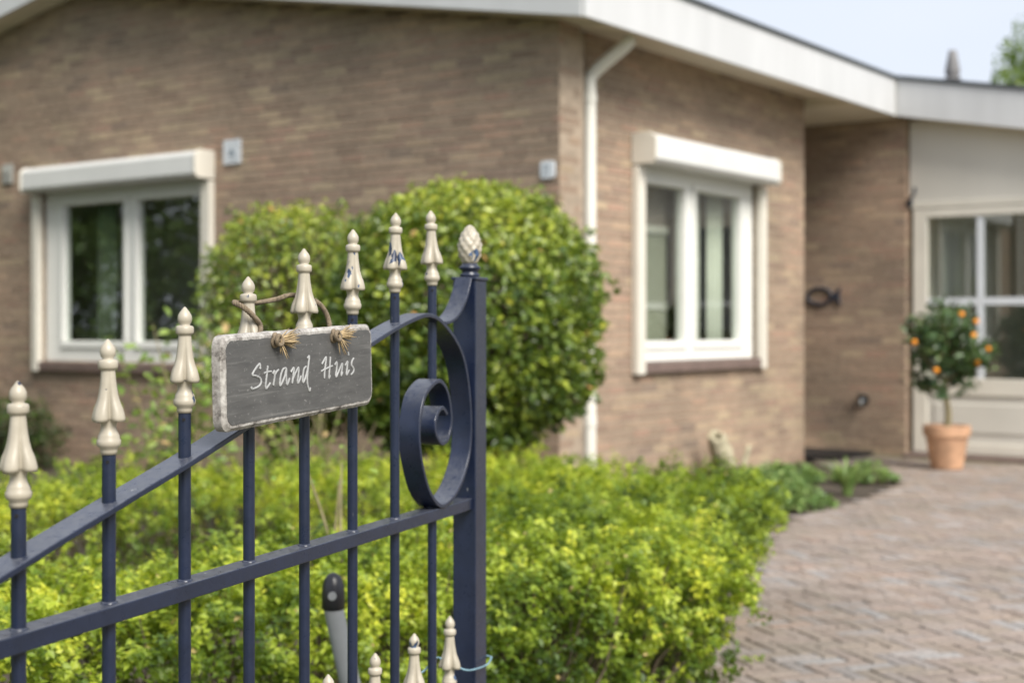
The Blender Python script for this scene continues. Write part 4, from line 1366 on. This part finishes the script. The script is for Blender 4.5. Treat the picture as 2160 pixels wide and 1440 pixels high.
sprig_shrub('bare_stem_shrub', 'thin woody stems rising from the hedge behind the gate bars', (-.50, 3.9), 5, (.02, .03), M['pale_leaf'], .14, (.55, .82), 14, 4)

# ground cover along the edge of the paving
def cover(name, label, c, n, rx, ry, h, leaf, mat, seed, ang=0.0):
    r = np.random.default_rng(seed)
    root = empty(name, (c[0], c[1], 0), ang, label, 'plant', 'ground cover edging the paving')
    a = r.uniform(0, 2 * np.pi, n); q = np.sqrt(r.uniform(size=n))
    P = np.stack([q * np.cos(a) * rx, q * np.sin(a) * ry, r.uniform(.0, 1, n)], axis=1)
    wv = Waves(.25, 10, seed)
    P[:, 2] = .01 + h * (1 - q ** 2 * .75) * (.75 + .3 * wv(P)) * P[:, 2] ** .5
    N = np.array([0, 0, 1.0]) + r.normal(size=P.shape) * .5
    leaf_object('leaves', P, N, r.uniform(leaf[0], leaf[1], n), .6, np.clip(.5 + .2 * wv(P) + r.normal(size=n) * .2, 0, 1), mat, root, .12, fine=True)
    s = MB()
    for p in P[:60]:
        s.tube([(p[0] * .6, p[1] * .6, -.005), tuple(p)], [.003, .0015], 4, False)
    s.build('stems', M['stem'], root)
cover('ground_cover_plant', 'leafy ground cover at the hedge end, nearest of the plants edging the paving', (1.22, 7.95), 600, .20, .42, .17, (.032, .058), M['cover_leaf'], 1, -.25)
cover('ground_cover_plant', 'leafy ground cover in the middle of the plants edging the paving', (1.72, 9.10), 1000, .36, .34, .19, (.032, .058), M['cover_leaf'], 2, .6)
cover('ground_cover_plant', 'dark leafy ground cover farthest along the paving, nearest to the door mat', (2.62, 10.55), 420, .26, .20, .17, (.035, .06), M['cover_leaf'], 3)
cover('ground_cover_plant', 'low ground cover at the foot of the side wall behind the hedge', (1.95, 10.45), 1100, .60, .28, .17, (.035, .06), M['cover_leaf'], 8, .9)
sp = empty('strap_leaf_plant', (2.30, 9.75, 0), 0, 'clump of upright strap-shaped bright green leaves beside the paving', 'plant')
r_ = random.Random(3)
sl = MB()
for k in range(46):
    an = r_.uniform(0, 2 * math.pi); ln = r_.uniform(.22, .36); outw = r_.uniform(.05, .2)
    side_ = Vector((-math.sin(an), math.cos(an), 0))
    vs2 = []
    for j in range(6):
        t = j / 5
        p = Vector((math.cos(an) * (outw * t * t + .03), math.sin(an) * (outw * t * t + .03), ln * (t - .28 * t * t)))
        wd = .013 * (1 - t ** 2.2) + .001
        vs2 += [p - side_ * wd, p + Vector((0, 0, -.003)), p + side_ * wd]
    fs2 = []
    for j in range(5):
        for q in range(2):
            fs2.append((3 * j + q, 3 * j + q + 1, 3 * j + q + 4, 3 * j + q + 3))
    sl.add(vs2, fs2)
so = sl.build('leaves', M['cover_leaf'], sp)
at = so.data.attributes.new('leafv', 'FLOAT', 'POINT')
at.data.foreach_set('value', np.repeat(np.clip(rng.normal(.75, .2, 46), 0, 1), 18).astype(np.float32))

# weathered hollow log leaning by the side wall
lg = empty('driftwood_log', (1.56, 10.45, 0), .5, 'pale weathered hollow log leaning in the bed by the side wall', 'log')
def log_shell(m, p0, p1, r0, r1, inner, seed):
    r = random.Random(seed)
    ax_ = (Vector(p1) - Vector(p0)); L = ax_.length; ax_.normalize()
    u = ax_.orthogonal().normalized(); v = ax_.cross(u)
    seg, rows = 20, 9
    wob = [[r.uniform(.82, 1.15) for _ in range(seg)] for _ in range(rows)]
    vs2 = []; fs2 = []
    for pas in (0, 1):
        for i in range(rows):
            t = i / (rows - 1)
            for k in range(seg):
                an = 2 * math.pi * k / seg
                rad = (r0 + (r1 - r0) * t) * wob[i][k] * (1 if pas == 0 else inner)
                vs2.append(Vector(p0) + ax_ * L * (t + (.04 * math.sin(3 * an) if i == rows - 1 else 0)) + (u * math.cos(an) + v * math.sin(an)) * rad)
    off = rows * seg
    for i in range(rows - 1):
        for k in range(seg):
            a_ = i * seg + k; b2 = i * seg + (k + 1) % seg
            fs2.append((a_, b2, b2 + seg, a_ + seg)); fs2.append((off + a_ + seg, off + b2 + seg, off + b2, off + a_))
    for e in (0, rows - 1):
        for k in range(seg):
            a_ = e * seg + k; b2 = e * seg + (k + 1) % seg
            fs2.append((a_, off + a_, off + b2, b2) if e == 0 else (a_, b2, off + b2, off + a_))
    m.add(vs2, fs2)
    return m
log_shell(MB(), (.13, .12, .02), (-.06, .02, .36), .10, .065, .7, 2).build('trunk', M['driftwood'], lg, True)
log_shell(MB(), (-.16, -.03, .05), (.10, -.10, .09), .07, .055, .72, 4).build('stump', M['bark'], lg, True)
MB().tube(smoothpath([(.20, .1, .0), (.22, .06, .12), (.27, .05, .27)], 5), [.03, .03, .029, .028, .027, .026, .024, .022, .02, .018, .015], 8).build('limb', M['driftwood'], lg, True)

# grey tube with black rounded head standing in the hedge behind the gate
tb = empty('leaning_tube', (-.347, 2.98, 0), 0, 'grey metal tube with a rounded black head leaning behind the gate bars', 'tube')
MB().tube([(.105, 0, 0), (.018, 0, .36), (-.028, 0, .565)], [.025, .0225, .0205], 18).build('tube', M['grey_tube'], tb, True, sharp=40)
hd = MB()
hp = [(.0215, 0), (.0245, .004), (.0245, .03), (.023, .05), (.0185, .064), (.011, .073), (.002, .077)]
hd.lathe(hp, 20, (-.0275, 0, .560)).build('head', M['black_cap'], tb, True, sharp=45)
MB().tube([(-.0265, -.023, .592), (-.0265, -.0268, .592)], .009, 14).build('lock_ring', M['grey_tube'], tb, True, sharp=30)

# ------------------------------------------------------------------ potted orange tree
pt = empty('potted_orange_tree', (3.50, 11.45, .012), 0, 'small round orange tree with fruit in a terracotta pot by the door', 'potted tree')
MB().lathe([(.115, 0), (.125, .01), (.165, .25), (.168, .262), (.182, .266), (.187, .30), (.187, .345), (.180, .352), (.168, .350), (.160, .31), (.02, .305)], 36, (0, 0, 0)).build('pot', M['terracotta'], pt, True, sharp=30)
MB().lathe([(.158, .30), (.15, .318), (.05, .33), (.005, .332)], 24).build('soil', M['soil'], pt, True)
MB().tube(smoothpath([(0, 0, .3), (.012, .0, .45), (-.01, .01, .62), (.005, 0, .85)], 5), [.032, .031, .030, .029, .028, .027, .026, .025, .024, .023, .022, .02, .018, .016, .014, .012], 10).build('trunk', M['stem'], pt, True)
rr = np.random.default_rng(12)
br = MB(); LP = []; LA = []
for k in range(44):
    d = rr.normal(size=3); d[2] = d[2] * .8 + .25; d /= np.linalg.norm(d)
    rad = rr.uniform(.25, .37)
    tip = np.array([0, 0, 1.0]) + d * np.array([rad, rad, rad * 1.12])
    if k < 6:
        an = k / 6 * 6.28; tip = np.array([math.cos(an) * .22, math.sin(an) * .22, .66 + .05 * math.sin(k * 3)])
    s0 = np.array([0, 0, rr.uniform(.60, .88)])
    br.tube([s0, (s0 + tip) / 2 + rr.normal(size=3) * .02, tip], [.008, .005, .002], 5, False)
    for j in range(34 if k >= 6 else 22):
        t = rr.uniform(.45, 1.05)
        LP.append(s0 + (tip - s0) * t + rr.normal(size=3) * .035); LA.append((tip - s0) + rr.normal(size=3) * .15)
br.build('branches', M['stem'], pt, True)
LP = np.array(LP)
leaf_object('leaves', LP, np.array([0, -.1, .8]) + rr.normal(size=LP.shape) * .7, rr.uniform(.055, .095, len(LP)), .55, np.clip(rr.normal(.45, .25, len(LP)), 0, 1), M['citrus'], pt, .1, np.array(LA), fine=True)
om = MB().lathe([(.002, -.03), (.014, -.0275), (.0235, -.02), (.0295, -.008), (.031, .0), (.0295, .009), (.0235, .0205), (.014, .027), (.004, .0285), (.001, .027)], 16).mesh('orange', True)
om.materials.append(M['orange'])
# seen positions: fruit on the outside of the crown facing the garden
for (dx, dy, dz) in ((.155, -.25, 1.185), (.125, -.28, 1.075), (-.295, -.12, 1.02), (-.165, -.27, .80), (.30, -.10, .965), (.04, -.25, 1.24), (.17, -.24, .86), (-.1, .27, 1.0), (.2, .22, 1.1)):
    o_ = share('orange', om, pt, (dx, dy, dz)); o_.scale = (random.uniform(.60, .82),) * 3

# ------------------------------------------------------------------ trees
def tree(name, label, c, h, crown, n, leaf, seed, mat, group=None, trunk_r=.16):
    r = np.random.default_rng(seed)
    root = empty(name, (c[0], c[1], 0), 0, label, 'tree', group)
    t = MB()
    t.tube(smoothpath([(0, 0, -.05), (.06, .03, h * .3), (-.05, .05, h * .6), (0, 0, h * .92)], 5), [trunk_r * (1 - .055 * i) for i in range(16)], 10)
    t.build('trunk', M['bark'], root, True)
    cl = []
    lm = MB()
    for k in range(34):
        d = r.normal(size=3); d /= np.linalg.norm(d)
        p = np.array([0, 0, crown[3]]) + d * np.array(crown[:3]) * r.uniform(.45, .95)
        cl.append((p, r.uniform(.22, .42) * min(crown[:3])))
        s0 = np.array([0, 0, min(max(p[2] - .5 * crown[2], h * .25), h * .85)])
        lm.tube([s0, (s0 + p) / 2 + r.normal(size=3) * .15, p], [trunk_r * .35, trunk_r * .22, .012], 6, False)
    lm.build('limbs', M['bark'], root, True)
    idx = r.integers(0, len(cl), n)
    P = np.array([cl[i][0] for i in idx]) + unit(r.normal(size=(n, 3))) * (np.array([cl[i][1] for i in idx]) * r.uniform(.3, 1, n) ** .5)[:, None]
    N_ = np.array([0, 0, .8]) + r.normal(size=(n, 3)) * .7
    leaf_object('crown', P, N_, r.uniform(leaf[0], leaf[1], n), .6, np.clip(r.normal(.5, .25, n), 0, 1), mat, root, .12)
    return root
tree('far_tree', 'leafy green tree rising behind the roof of the right wing', (13.55, 34.5), 8.4, (2.2, 2.0, 2.4, 6.2), 9000, (.10, .19), 31, M['tree_leaf'])
for k, (x, y, h, s) in enumerate(((-8.6, 9.4, 6.5, 91), (-10.6, 12.4, 7.2, 92), (-9.6, 6.2, 6.0, 93), (-11.5, 15.5, 6.8, 94))):
    tree('garden_tree', 'leafy tree left of the house, mirrored in the gable window', (x, y), h, (2.2, 2.2, h * .45, h * .52), 9000, (.12, .24), s, M['cover_leaf'], 'trees mirrored in the gable window')

print('polygons', tri_count())

bh = empty('boundary_hedge', (-7.2, 9.5, 0), 0, 'tall dark boundary hedge mirrored in the gable window', 'hedge')  # unseen hedge, added so the gable panes mirror less pale sky
BN = 16000
P = np.stack([rng.uniform(-.45, .45, BN), rng.uniform(-6.5, 6.5, BN), rng.uniform(.05, 2.3, BN)], axis=1)
leaf_object('foliage', P, rng.normal(size=P.shape) + np.array([.6, 0, .5]), rng.uniform(.09, .17, BN), .6, np.clip(rng.normal(.4, .25, BN), 0, 1), M['cover_leaf'], bh, .1)
st = MB()
for k in range(40):
    y = -6.4 + k * .33
    st.tube([(0, y, -.01), (rng.normal() * .1, y + rng.normal() * .1, 2.0)], [.03, .012], 6, False)
st.build('stems', M['bark'], bh, True)
